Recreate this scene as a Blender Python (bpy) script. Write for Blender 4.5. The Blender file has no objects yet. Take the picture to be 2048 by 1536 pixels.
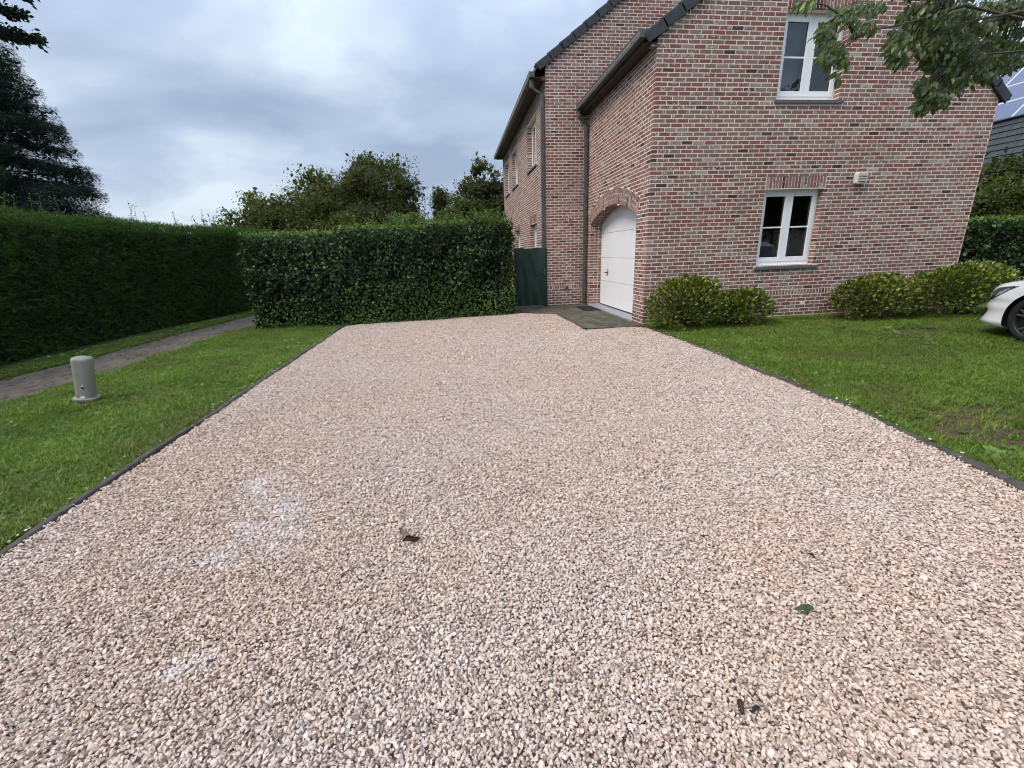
import bpy, math, random
import numpy as np
from mathutils import Vector, Matrix

rng = np.random.default_rng(7)
random.seed(7)
SC = bpy.context.scene
COL = SC.collection

# ------------------------------------------------------------------ camera
CAM = np.array([-3.34035, -7.54416, 1.37724])
R_RIGHT = (0.9910978768978875, -0.12874173707171666, -0.033919957904659626)
R_DOWN = (-0.06945018319494631, -0.28257977414333657, -0.9567263680380486)
R_FWD = (0.11358552047988027, 0.9505652194251808, -0.28900535143221284)
FPX = 869.387
cam_data = bpy.data.cameras.new("camera")
cam = bpy.data.objects.new("camera", cam_data)
COL.objects.link(cam)
cam.matrix_world = Matrix((
    (R_RIGHT[0], -R_DOWN[0], -R_FWD[0], CAM[0]),
    (R_RIGHT[1], -R_DOWN[1], -R_FWD[1], CAM[1]),
    (R_RIGHT[2], -R_DOWN[2], -R_FWD[2], CAM[2]),
    (0, 0, 0, 1)))
cam_data.sensor_fit = 'HORIZONTAL'
cam_data.sensor_width = 36.0
cam_data.lens = 36.0 * FPX / 2048.0
cam_data.clip_start = 0.05
cam_data.clip_end = 1500.0
SC.camera = cam


def in_view(P, margin=0.22):
    """mask of points that fall inside the photograph's frame plus a margin (used only to skip far-outside scatter)"""
    d = P - CAM
    x = d @ np.array(R_RIGHT); y = d @ np.array(R_DOWN); z = d @ np.array(R_FWD)
    z = np.where(z < .05, .05, z)
    u = x / z * FPX / 1024.0; v = y / z * FPX / 768.0
    return (z > .1) & (np.abs(u) < 1 + margin) & (np.abs(v) < 1 + margin)


# ------------------------------------------------------------------ world and sun
SUN_DIR = Vector((-0.60, -0.30, 0.76)).normalized()
world = bpy.data.worlds.new("World")
SC.world = world
world.use_nodes = True
wt = world.node_tree
wt.nodes.clear()


def N(t, typ, **kw):
    n = t.nodes.new(typ)
    for k, v in kw.items():
        if k == 'inp':
            for a, b in v.items():
                n.inputs[a].default_value = b
        else:
            setattr(n, k, v)
    return n


def build_world():
    L = wt.links.new
    out = N(wt, 'ShaderNodeOutputWorld')
    sky = N(wt, 'ShaderNodeTexSky', sky_type='NISHITA', sun_disc=False)
    sky.sun_elevation = math.asin(SUN_DIR.z)
    sky.sun_rotation = math.atan2(SUN_DIR.x, SUN_DIR.y)
    sky.air_density = 1.2
    sky.dust_density = 2.5
    bg1 = N(wt, 'ShaderNodeBackground', inp={'Strength': 0.09})
    L(sky.outputs[0], bg1.inputs[0])
    tc = N(wt, 'ShaderNodeTexCoord')
    sep = N(wt, 'ShaderNodeSeparateXYZ')
    L(tc.outputs['Generated'], sep.inputs[0])
    zc = N(wt, 'ShaderNodeMath', operation='MAXIMUM', inp={1: 0.0}); L(sep.outputs[2], zc.inputs[0])
    za = N(wt, 'ShaderNodeMath', operation='ADD', inp={1: 0.38}); L(zc.outputs[0], za.inputs[0])
    dx = N(wt, 'ShaderNodeMath', operation='DIVIDE'); L(sep.outputs[0], dx.inputs[0]); L(za.outputs[0], dx.inputs[1])
    dy = N(wt, 'ShaderNodeMath', operation='DIVIDE'); L(sep.outputs[1], dy.inputs[0]); L(za.outputs[0], dy.inputs[1])
    cmb = N(wt, 'ShaderNodeCombineXYZ'); L(dx.outputs[0], cmb.inputs[0]); L(dy.outputs[0], cmb.inputs[1])
    mp = N(wt, 'ShaderNodeMapping')
    mp.inputs['Rotation'].default_value = (0, 0, math.radians(30))
    mp.inputs['Scale'].default_value = (0.95, 1.25, 1)
    mp.inputs['Location'].default_value = (3.1, 0.6, 0)
    L(cmb.outputs[0], mp.inputs[0])
    n1 = N(wt, 'ShaderNodeTexNoise', inp={'Scale': 1.35, 'Detail': 3.5, 'Roughness': 0.47, 'Distortion': 0.5})
    L(mp.outputs[0], n1.inputs['Vector'])
    n2 = N(wt, 'ShaderNodeTexNoise', inp={'Scale': 3.6, 'Detail': 6.0, 'Roughness': 0.55, 'Distortion': 0.3})
    L(mp.outputs[0], n2.inputs['Vector'])
    nm = N(wt, 'ShaderNodeMix', data_type='FLOAT'); nm.inputs[0].default_value = 0.27
    L(n1.outputs[0], nm.inputs[2]); L(n2.outputs[0], nm.inputs[3])
    rp = N(wt, 'ShaderNodeValToRGB')
    e = rp.color_ramp.elements
    e[0].position = 0.37; e[0].color = (0.23, 0.28, 0.39, 1)
    e[1].position = 0.62; e[1].color = (0.48, 0.55, 0.62, 1)
    m = e.new(0.50); m.color = (0.315, 0.38, 0.495, 1)
    L(nm.outputs[0], rp.inputs[0])
    # an overcast sky is brighter towards the zenith
    g = N(wt, 'ShaderNodeMapRange', inp={1: 0.30, 2: 0.95, 3: 1.0, 4: 2.3})
    L(zc.outputs[0], g.inputs[0])
    bg2 = N(wt, 'ShaderNodeBackground')
    L(rp.outputs[0], bg2.inputs[0]); L(g.outputs[0], bg2.inputs[1])
    mix = N(wt, 'ShaderNodeMixShader', inp={0: 0.88})
    L(bg1.outputs[0], mix.inputs[1]); L(bg2.outputs[0], mix.inputs[2])
    L(mix.outputs[0], out.inputs[0])


build_world()
sun_data = bpy.data.lights.new("sun", 'SUN')
sun_data.energy = 1.5
sun_data.angle = math.radians(26)
sun_data.color = (1.0, 0.90, 0.77)
sun = bpy.data.objects.new("sun", sun_data)
sun.rotation_euler = SUN_DIR.to_track_quat('Z', 'Y').to_euler()
COL.objects.link(sun)

SC.view_settings.view_transform = 'Standard'
SC.view_settings.look = 'None'
SC.view_settings.exposure = 0.74
SC.view_settings.gamma = 1.0
SC.view_settings.use_curve_mapping = False
SC.render.engine = 'CYCLES'
SC.cycles.use_denoising = True
SC.cycles.filter_width = 1.05
SC.cycles.max_bounces = 6
SC.cycles.transparent_max_bounces = 8

# ------------------------------------------------------------------ materials


def mat_new(name):
    m = bpy.data.materials.new(name)
    m.use_nodes = True
    t = m.node_tree
    t.nodes.clear()
    out = t.nodes.new('ShaderNodeOutputMaterial')
    b = t.nodes.new('ShaderNodeBsdfPrincipled')
    t.links.new(b.outputs[0], out.inputs[0])
    return m, t, b, out


def ramp(t, fac, stops, interp='LINEAR'):
    r = t.nodes.new('ShaderNodeValToRGB')
    r.color_ramp.interpolation = interp
    el = r.color_ramp.elements
    while len(el) > 1:
        el.remove(el[-1])
    el[0].position = stops[0][0]; el[0].color = (*stops[0][1], 1)
    for p, c in stops[1:]:
        x = el.new(p); x.color = (*c, 1)
    t.links.new(fac, r.inputs[0])
    return r.outputs[0]


def noise(t, scale, detail=4, rough=.55, vec=None, dist=0):
    n = N(t, 'ShaderNodeTexNoise', inp={'Scale': scale, 'Detail': detail, 'Roughness': rough, 'Distortion': dist})
    if vec is None:
        g = t.nodes.new('ShaderNodeNewGeometry'); vec = g.outputs['Position']
    t.links.new(vec, n.inputs['Vector'])
    return n.outputs[0]


def mixc(t, fac, a, b, blend='MIX'):
    m = N(t, 'ShaderNodeMix', data_type='RGBA', blend_type=blend)
    for s, v in ((m.inputs[0], fac), (m.inputs[6], a), (m.inputs[7], b)):
        if hasattr(v, 'links') or isinstance(v, bpy.types.NodeSocket):
            t.links.new(v, s)
        elif isinstance(v, (int, float)):
            s.default_value = v
        else:
            s.default_value = (*v, 1)
    return m.outputs[2]


def mth(t, op, a, b=None, c=None, clamp=False):
    m = N(t, 'ShaderNodeMath', operation=op, use_clamp=clamp)
    for i, v in enumerate((a, b, c)):
        if v is None:
            continue
        if isinstance(v, bpy.types.NodeSocket):
            t.links.new(v, m.inputs[i])
        else:
            m.inputs[i].default_value = v
    return m.outputs[0]


def maprange(t, v, a, b, c=0., d=1.):
    m = N(t, 'ShaderNodeMapRange', inp={1: a, 2: b, 3: c, 4: d})
    t.links.new(v, m.inputs[0])
    return m.outputs[0]


def bump(t, b, h, strength=.4, dist=.01):
    n = N(t, 'ShaderNodeBump', inp={'Strength': strength, 'Distance': dist})
    t.links.new(h, n.inputs['Height'])
    t.links.new(n.outputs[0], b.inputs['Normal'])


def rnd_socket(t, mode):
    if mode == 'attr':
        a = N(t, 'ShaderNodeAttribute', attribute_name='rnd', attribute_type='GEOMETRY')
        return a.outputs['Fac']
    o = t.nodes.new('ShaderNodeObjectInfo')
    return o.outputs['Random']


def simple(name, col, rough=.6, metal=0., nscale=None, namp=.25, bmp=0., spec=.5, bscale=None):
    m, t, b, o = mat_new(name)
    b.inputs['Roughness'].default_value = rough
    b.inputs['Metallic'].default_value = metal
    b.inputs['Specular IOR Level'].default_value = spec
    if nscale:
        n = noise(t, nscale)
        f = maprange(t, n, .3, .7, 1 - namp, 1 + namp)
        hs = N(t, 'ShaderNodeHueSaturation', inp={'Color': (*col, 1)})
        t.links.new(f, hs.inputs['Value'])
        t.links.new(hs.outputs[0], b.inputs['Base Color'])
    else:
        b.inputs['Base Color'].default_value = (*col, 1)
    if bmp:
        bump(t, b, noise(t, bscale or (nscale or 40) * 2), bmp, .004)
    return m


def brick_mat(name, mode):
    m, t, b, o = mat_new(name)
    r = rnd_socket(t, mode)
    base = ramp(t, r, [(0, (.045, .034, .034)), (.03, (.06, .046, .046)), (.05, (.15, .085, .07)), (.10, (.23, .085, .07)),
                       (.26, (.25, .098, .08)), (.38, (.235, .108, .087)), (.50, (.205, .125, .10)), (.62, (.22, .14, .112)),
                       (.76, (.245, .158, .13)), (.90, (.27, .185, .155)), (.97, (.33, .255, .215)), (1, (.42, .36, .31))])
    r2 = mth(t, 'FRACT', mth(t, 'MULTIPLY', r, 37.73))
    # burnt ends and mottling inside one brick
    n1 = noise(t, 14, 3)
    base = mixc(t, maprange(t, n1, .42, .72, 0, .45), base, (.13, .085, .07))
    n2 = noise(t, 60, 4, .65)
    v = maprange(t, n2, .3, .7, .78, 1.2)
    hs = N(t, 'ShaderNodeHueSaturation'); t.links.new(base, hs.inputs['Color']); t.links.new(v, hs.inputs['Value'])
    # lime wash remains on some bricks
    n3 = noise(t, 24, 5, .6, dist=.6)
    thr = mth(t, 'ADD', n3, mth(t, 'MULTIPLY', r2, .22))
    lime = maprange(t, thr, .735, .80, 0, .8)
    c = mixc(t, lime, hs.outputs[0], (.52, .47, .43))
    n4 = noise(t, .8, 3)
    c = mixc(t, maprange(t, n4, .5, .75, 0, .18), c, (.42, .34, .30))
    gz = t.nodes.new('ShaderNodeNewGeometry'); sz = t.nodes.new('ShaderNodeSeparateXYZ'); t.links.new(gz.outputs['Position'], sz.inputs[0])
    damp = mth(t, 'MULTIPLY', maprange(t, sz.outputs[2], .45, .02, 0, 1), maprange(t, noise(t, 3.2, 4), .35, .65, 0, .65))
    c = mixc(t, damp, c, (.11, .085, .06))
    t.links.new(c, b.inputs['Base Color'])
    b.inputs['Roughness'].default_value = .88
    b.inputs['Specular IOR Level'].default_value = .25
    bump(t, b, n2, .5, .004)
    return m


M = {}
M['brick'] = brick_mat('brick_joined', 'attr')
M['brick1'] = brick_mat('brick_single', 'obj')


def build_mortar():
    m, t, b, o = mat_new('mortar')
    c = mixc(t, maprange(t, noise(t, 30, 4), .3, .7), (.88, .73, .65), (.76, .62, .55))
    c = mixc(t, maprange(t, noise(t, 1.3, 4), .48, .8, 0, .6), c, (.42, .34, .29))
    t.links.new(c, b.inputs['Base Color'])
    b.inputs['Roughness'].default_value = .95
    bump(t, b, noise(t, 160, 3), .5, .003)
    return m


M['mortar'] = build_mortar()
M['white'] = simple('white_pvc', (.85, .86, .88), .35, nscale=3, namp=.03)
M['white_door'] = simple('white_door_paint', (.88, .88, .90), .42, nscale=2, namp=.03, bmp=.05, bscale=250)
M['gasket'] = simple('dark_gasket', (.02, .02, .022), .6)
M['zinc'] = simple('weathered_zinc', (.095, .093, .085), .5, .2, nscale=9, namp=.3)
M['zinc_light'] = simple('light_zinc', (.17, .175, .165), .5, .15, nscale=7, namp=.2)
M['soffit'] = simple('soffit_wood', (.030, .012, .010), .6, nscale=12)
M['slate'] = simple('roof_tile', (.028, .031, .036), .5, nscale=8, namp=.35, bmp=.1)
M['bluestone'] = simple('bluestone', (.10, .105, .108), .6, nscale=22, namp=.35, bmp=.15)
M['bluestone_light'] = simple('bluestone_threshold', (.30, .31, .34), .5, nscale=12, namp=.2, bmp=.1)
M['black'] = simple('black_plastic', (.012, .012, .013), .45)
M['brass'] = simple('brass', (.75, .52, .30), .3, .9)
M['cream'] = simple('cream_plastic', (.66, .64, .58), .45, nscale=9, namp=.08)
M['edging'] = simple('edging_board', (.066, .056, .046), .75, nscale=18, namp=.5, bmp=.4, bscale=90)
M['soil'] = simple('soil', (.075, .047, .024), .95, nscale=25, namp=.5, bmp=.8, bscale=70)
M['bark'] = simple('bark', (.075, .058, .045), .9, nscale=30, namp=.4, bmp=.6, bscale=60)
M['twig'] = simple('twig', (.13, .10, .07), .85, nscale=40, namp=.3)
M['core'] = simple('hedge_core', (.005, .007, .003), 1.0, nscale=10, namp=.5)  # near-black body, painted as the shade inside the hedges


def glass_mat(name, tint, refl=1.0):
    m = bpy.data.materials.new(name); m.use_nodes = True
    t = m.node_tree; t.nodes.clear()
    out = t.nodes.new('ShaderNodeOutputMaterial')
    tr = N(t, 'ShaderNodeBsdfTransparent', inp={'Color': (*tint, 1)})
    gl = N(t, 'ShaderNodeBsdfGlossy', inp={'Roughness': .015, 'Color': (.95, .97, 1, 1)})
    fr = N(t, 'ShaderNodeFresnel', inp={'IOR': 1.62})
    f = mth(t, 'MULTIPLY', fr.outputs[0], 1.7 * refl, clamp=True)
    mx = t.nodes.new('ShaderNodeMixShader')
    t.links.new(f, mx.inputs[0]); t.links.new(tr.outputs[0], mx.inputs[1]); t.links.new(gl.outputs[0], mx.inputs[2])
    t.links.new(mx.outputs[0], out.inputs[0])
    return m


M['glass'] = glass_mat('window_glass', (.82, .85, .86))


def leaf_mat(name, stops, rough=.5, spec=.4, trans=.25, mode='attr', tcol=(.25, .4, .05)):
    m, t, b, out = mat_new(name)
    r = rnd_socket(t, mode)
    c = ramp(t, r, stops)
    n = noise(t, 1.6, 3)
    hs = N(t, 'ShaderNodeHueSaturation'); t.links.new(c, hs.inputs['Color'])
    t.links.new(maprange(t, n, .3, .7, .75, 1.25), hs.inputs['Value'])
    if mode == 'obj':
        hcol = mixc(t, maprange(t, noise(t, .9, 4, .6), .46, .72, 0, .8), hs.outputs[0], (.17, .16, .045))
        hs2 = N(t, 'ShaderNodeHueSaturation'); t.links.new(hcol, hs2.inputs['Color']); hs = hs2
    t.links.new(hs.outputs[0], b.inputs['Base Color'])
    b.inputs['Roughness'].default_value = rough
    b.inputs['Specular IOR Level'].default_value = spec
    if trans:
        tr = t.nodes.new('ShaderNodeBsdfTranslucent')
        t.links.new(mixc(t, .5, hs.outputs[0], tcol), tr.inputs[0])
        mx = N(t, 'ShaderNodeMixShader', inp={0: trans})
        t.links.new(b.outputs[0], mx.inputs[1]); t.links.new(tr.outputs[0], mx.inputs[2])
        t.links.new(mx.outputs[0], out.inputs[0])
    return m


M['ivy'] = leaf_mat('hornbeam_leaf', [(0, (.006, .016, .005)), (.55, (.012, .032, .009)), (.85, (.034, .080, .016)), (.96, (.09, .16, .035)), (1, (.13, .20, .05))], .5, .28, .12)
M['ivy_top'] = leaf_mat('young_leaf', [(0, (.06, .11, .02)), (.5, (.10, .17, .03)), (1, (.19, .27, .07))], .5, .4, .3)
M['conifer_hedge'] = leaf_mat('thuja_leaf', [(0, (.018, .045, .007)), (.6, (.034, .085, .010)), (.9, (.066, .145, .018)), (.97, (.06, .05, .02)), (1, (.07, .13, .02))], .65, .2, .1)
M['thuja_top'] = leaf_mat('thuja_top_leaf', [(0, (.035, .08, .010)), (1, (.075, .145, .022))], .65, .2, .25)
M['spruce'] = leaf_mat('blue_fir_needle', [(0, (.013, .025, .020)), (.6, (.026, .048, .038)), (.9, (.045, .075, .058)), (1, (.065, .058, .038))], .7, .15, .05)
M['oak'] = leaf_mat('dark_tree_leaf', [(0, (.028, .030, .010)), (.6, (.062, .066, .020)), (.9, (.105, .098, .028)), (1, (.16, .14, .04))], .55, .3, .2)
M['olive'] = leaf_mat('olive_tree_leaf', [(0, (.038, .048, .012)), (.6, (.082, .092, .02)), (.9, (.125, .13, .03)), (1, (.18, .18, .05))], .55, .3, .25)
M['yellow'] = leaf_mat('yellow_green_leaf', [(0, (.07, .09, .02)), (.6, (.12, .14, .03)), (1, (.22, .22, .06))], .55, .3, .3)
M['laurel'] = leaf_mat('laurel_leaf', [(0, (.028, .050, .006)), (.35, (.075, .11, .010)), (.65, (.155, .18, .018)), (.9, (.26, .265, .035)), (1, (.46, .43, .11))], .28, .6, .15)
M['magnolia'] = leaf_mat('broad_leaf', [(0, (.020, .040, .010)), (.5, (.045, .078, .016)), (.8, (.085, .12, .025)), (.93, (.16, .20, .07)), (.97, (.12, .06, .03)), (1, (.30, .32, .08))], .38, .5, .3)
M['grass'] = leaf_mat('grass_blade', [(0, (.080, .135, .016)), (.5, (.14, .23, .026)), (.8, (.21, .30, .040)), (.95, (.18, .23, .045)), (1, (.26, .22, .09))], .5, .35, .3, mode='obj', tcol=(.2, .4, .03))
M['weed'] = leaf_mat('weed_leaf', [(0, (.05, .13, .02)), (.6, (.11, .23, .035)), (.93, (.19, .31, .08)), (1, (.34, .36, .16))], .5, .4, .25, mode='obj')


def build_gravel_mat(name, base_sheet):
    m, t, b, o = mat_new(name)
    g = t.nodes.new('ShaderNodeNewGeometry')
    pos = g.outputs['Position']
    if base_sheet:
        vor = N(t, 'ShaderNodeTexVoronoi', inp={'Scale': 62.0})
        t.links.new(pos, vor.inputs['Vector'])
        sp = t.nodes.new('ShaderNodeSeparateColor'); t.links.new(vor.outputs['Color'], sp.inputs[0])
        r = sp.outputs[0]
    else:
        r = t.nodes.new('ShaderNodeObjectInfo').outputs['Random']
    c = ramp(t, r, [(0, (0.191, 0.153, 0.132)), (0.04, (0.360, 0.289, 0.247)), (0.14, (0.562, 0.458, 0.391)), (0.38, (0.700, 0.589, 0.517)),
                    (0.58, (0.742, 0.638, 0.575)), (0.76, (0.668, 0.600, 0.564)), (0.9, (0.774, 0.687, 0.621)), (0.97, (0.837, 0.796, 0.770)), (1, (0.636, 0.469, 0.380))])
    n = noise(t, 90, 4, .6)
    hs = N(t, 'ShaderNodeHueSaturation'); t.links.new(c, hs.inputs['Color'])
    t.links.new(maprange(t, n, .3, .7, .84, 1.12), hs.inputs['Value'])
    c = hs.outputs[0]
    # pinker, sandier and greyer areas of the load
    c = mixc(t, maprange(t, noise(t, .55, 3), .38, .62, 0, .8), c, mixc(t, 1.0, c, (1.0, .94, .88), 'MULTIPLY'))
    c = mixc(t, maprange(t, noise(t, .8, 4, vec=None), .5, .7, 0, .35), c, mixc(t, 1.0, c, (.93, .91, .92), 'MULTIPLY'))
    c = mixc(t, 1.0, c, (.93, .885, .85), 'MULTIPLY')
    # chalk dust left in a curved streak
    sep = t.nodes.new('ShaderNodeSeparateXYZ'); t.links.new(pos, sep.inputs[0])
    dust = None
    for (cx, cy, rx, ry) in ((-4.60, -4.95, .13, .24), (-4.43, -5.27, .19, .26), (-4.38, -5.50, .16, .14), (-4.62, -5.60, .30, .09), (-4.36, -6.23, .10, .05)):
        dx = mth(t, 'DIVIDE', mth(t, 'SUBTRACT', sep.outputs[0], cx), rx)
        dy = mth(t, 'DIVIDE', mth(t, 'SUBTRACT', sep.outputs[1], cy), ry)
        d2 = mth(t, 'ADD', mth(t, 'MULTIPLY', dx, dx), mth(t, 'MULTIPLY', dy, dy))
        f = mth(t, 'SUBTRACT', 1.0, mth(t, 'MULTIPLY', d2, .55), clamp=True)
        dust = f if dust is None else mth(t, 'MAXIMUM', dust, f)
    df = mth(t, 'MULTIPLY', dust, maprange(t, noise(t, 7, 5, .65), .42, .64, 0, .6))
    c = mixc(t, df, c, (.80, .78, .79))
    if base_sheet:
        c = mixc(t, .82, c, (.12, .09, .07))  # bed colour darkened so the gaps between stones read as shade
    t.links.new(c, b.inputs['Base Color'])
    b.inputs['Roughness'].default_value = .85
    b.inputs['Specular IOR Level'].default_value = .3
    return m


M['stone'] = build_gravel_mat('gravel_stone', False)
M['gravel_bed'] = build_gravel_mat('gravel_bed', True)


def build_ground_mat():
    m, t, b, o = mat_new('lawn_ground')
    c = mixc(t, maprange(t, noise(t, 1.2, 5), .35, .65), (.035, .075, .012), (.06, .085, .02))
    c = mixc(t, maprange(t, noise(t, 9, 5), .5, .75, 0, .6), c, (.06, .045, .025))
    t.links.new(c, b.inputs['Base Color'])
    b.inputs['Roughness'].default_value = .95
    bump(t, b, noise(t, 60, 5), .8, .01)
    return m


M['ground'] = build_ground_mat()


def build_path_mat():
    m, t, b, o = mat_new('worn_path')
    c = mixc(t, maprange(t, noise(t, 1.5, 6), .35, .65), (.115, .085, .060), (.17, .132, .10))
    c = mixc(t, maprange(t, noise(t, 7, 6, .65), .46, .68, 0, .9), c, (.055, .040, .028))
    v = noise(t, 140, 3)
    c = mixc(t, maprange(t, v, .6, .7, 0, .5), c, (.34, .31, .28))
    t.links.new(c, b.inputs['Base Color'])
    b.inputs['Roughness'].default_value = .95
    bump(t, b, noise(t, 45, 6), .9, .012)
    return m


M['path'] = build_path_mat()


def build_pad_mat():
    m, t, b, o = mat_new('mossy_concrete')
    c = mixc(t, maprange(t, noise(t, 3, 6), .35, .65), (.080, .068, .045), (.13, .112, .08))
    c = mixc(t, maprange(t, noise(t, 9, 5), .5, .7, 0, .7), c, (.05, .055, .028))
    c = mixc(t, maprange(t, noise(t, 55, 4), .55, .7, 0, .5), c, (.19, .18, .15))
    t.links.new(c, b.inputs['Base Color'])
    b.inputs['Roughness'].default_value = .9
    bump(t, b, noise(t, 90, 5), .6, .006)
    return m


M['pad'] = build_pad_mat()

# ------------------------------------------------------------------ object helpers


def mesh_obj(name, verts, faces, mat=None, parent=None, smooth=False):
    me = bpy.data.meshes.new(name)
    me.from_pydata([tuple(v) for v in verts], [], [tuple(f) for f in faces])
    if smooth:
        me.polygons.foreach_set('use_smooth', [True] * len(me.polygons))
    if mat is not None:
        me.materials.append(mat)
    me.update()
    o = bpy.data.objects.new(name, me)
    COL.objects.link(o)
    if parent is not None:
        o.parent = parent
    return o


def tag(o, label=None, cat=None, group=None, kind=None):
    if label: o['label'] = label
    if cat: o['category'] = cat
    if group: o['group'] = group
    if kind: o['kind'] = kind
    return o


def empty(name, loc=(0, 0, 0), parent=None):
    o = bpy.data.objects.new(name, None)
    o.location = loc
    o.empty_display_size = .2
    COL.objects.link(o)
    if parent is not None:
        o.parent = parent
    return o


class MB:
    def __init__(s):
        s.v = []; s.f = []

    def quad(s, a, b, c, d):
        n = len(s.v); s.v += [a, b, c, d]; s.f.append((n, n + 1, n + 2, n + 3))

    def box(s, x0, x1, y0, y1, z0, z1, T=None):
        p = [(x0, y0, z0), (x1, y0, z0), (x1, y1, z0), (x0, y1, z0), (x0, y0, z1), (x1, y0, z1), (x1, y1, z1), (x0, y1, z1)]
        if T: p = [T(*q) for q in p]
        n = len(s.v); s.v += p
        for f in ((3, 2, 1, 0), (4, 5, 6, 7), (0, 1, 5, 4), (1, 2, 6, 5), (2, 3, 7, 6), (3, 0, 4, 7)):
            s.f.append(tuple(n + i for i in f))
        return s

    def tube(s, pts, rad, seg=8, cap=True):
        pts = [Vector(p) for p in pts]
        if not hasattr(rad, '__len__'): rad = [rad] * len(pts)
        rings = []
        prev = None
        for i, p in enumerate(pts):
            d = (pts[min(i + 1, len(pts) - 1)] - pts[max(i - 1, 0)])
            if d.length < 1e-9: d = Vector((0, 0, 1))
            d.normalize()
            if prev is None:
                a = d.orthogonal().normalized()
            else:
                a = (prev - d * prev.dot(d))
                a = a.normalized() if a.length > 1e-6 else d.orthogonal().normalized()
            prev = a
            bb = d.cross(a)
            n = len(s.v)
            for k in range(seg):
                an = 2 * math.pi * k / seg
                s.v.append(tuple(p + (a * math.cos(an) + bb * math.sin(an)) * rad[i]))
            rings.append(n)
        for r0, r1 in zip(rings[:-1], rings[1:]):
            for k in range(seg):
                s.f.append((r0 + k, r0 + (k + 1) % seg, r1 + (k + 1) % seg, r1 + k))
        if cap:
            s.f.append(tuple(rings[0] + k for k in reversed(range(seg))))
            s.f.append(tuple(rings[-1] + k for k in range(seg)))
        return s

    def lathe(s, prof, seg=32, T=None, sq=None):
        n0 = len(s.v)
        for (r, z) in prof:
            for k in range(seg):
                a = 2 * math.pi * k / seg
                c, sn = math.cos(a), math.sin(a)
                rr = r
                if sq:
                    rr = r / ((abs(c) ** sq + abs(sn) ** sq) ** (1 / sq))
                p = (rr * c, rr * sn, z)
                s.v.append(T(*p) if T else p)
        for i in range(len(prof) - 1):
            for k in range(seg):
                a = n0 + i * seg + k; b = n0 + i * seg + (k + 1) % seg
                s.f.append((a, b, b + seg, a + seg))
        return s

    def prism(s, poly, T, d0, d1):
        """extrude a 2D polygon between two depths, T(u, v, d) -> point"""
        n = len(s.v); k = len(poly)
        s.v += [T(u, v, d0) for u, v in poly] + [T(u, v, d1) for u, v in poly]
        s.f.append(tuple(range(n, n + k))); s.f.append(tuple(reversed(range(n + k, n + 2 * k))))
        for i in range(k):
            j = (i + 1) % k
            s.f.append((n + j, n + i, n + k + i, n + k + j))
        return s

    def build(s, name, mat, parent=None, smooth=False, bev=0, seg=2):
        o = mesh_obj(name, s.v, s.f, mat, parent, smooth)
        if bev:
            md = o.modifiers.new('bevel', 'BEVEL')
            md.width = bev; md.segments = seg; md.limit_method = 'ANGLE'; md.angle_limit = math.radians(40)
            md.harden_normals = False
        return o


def np_mesh(name, V, F, rnd=None, mat=None, parent=None, smooth=False, link=True):
    """V (n,3), F (m,k) constant polygon size k, rnd (m,) face attribute"""
    me = bpy.data.meshes.new(name)
    V = np.asarray(V, np.float32); F = np.asarray(F, np.int32)
    m, k = F.shape
    me.vertices.add(len(V)); me.vertices.foreach_set('co', V.ravel())
    me.loops.add(m * k); me.loops.foreach_set('vertex_index', F.ravel())
    me.polygons.add(m); me.polygons.foreach_set('loop_start', np.arange(0, m * k, k, dtype=np.int32))
    me.polygons.foreach_set('loop_total', np.full(m, k, np.int32))
    me.polygons.foreach_set('use_smooth', np.full(m, bool(smooth)))
    me.update(calc_edges=True)
    if rnd is not None:
        a = me.attributes.new('rnd', 'FLOAT', 'FACE'); a.data.foreach_set('value', np.asarray(rnd, np.float32))
    if mat is not None: me.materials.append(mat)
    if not link: return me
    o = bpy.data.objects.new(name, me); COL.objects.link(o)
    if parent is not None: o.parent = parent
    return o


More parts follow.
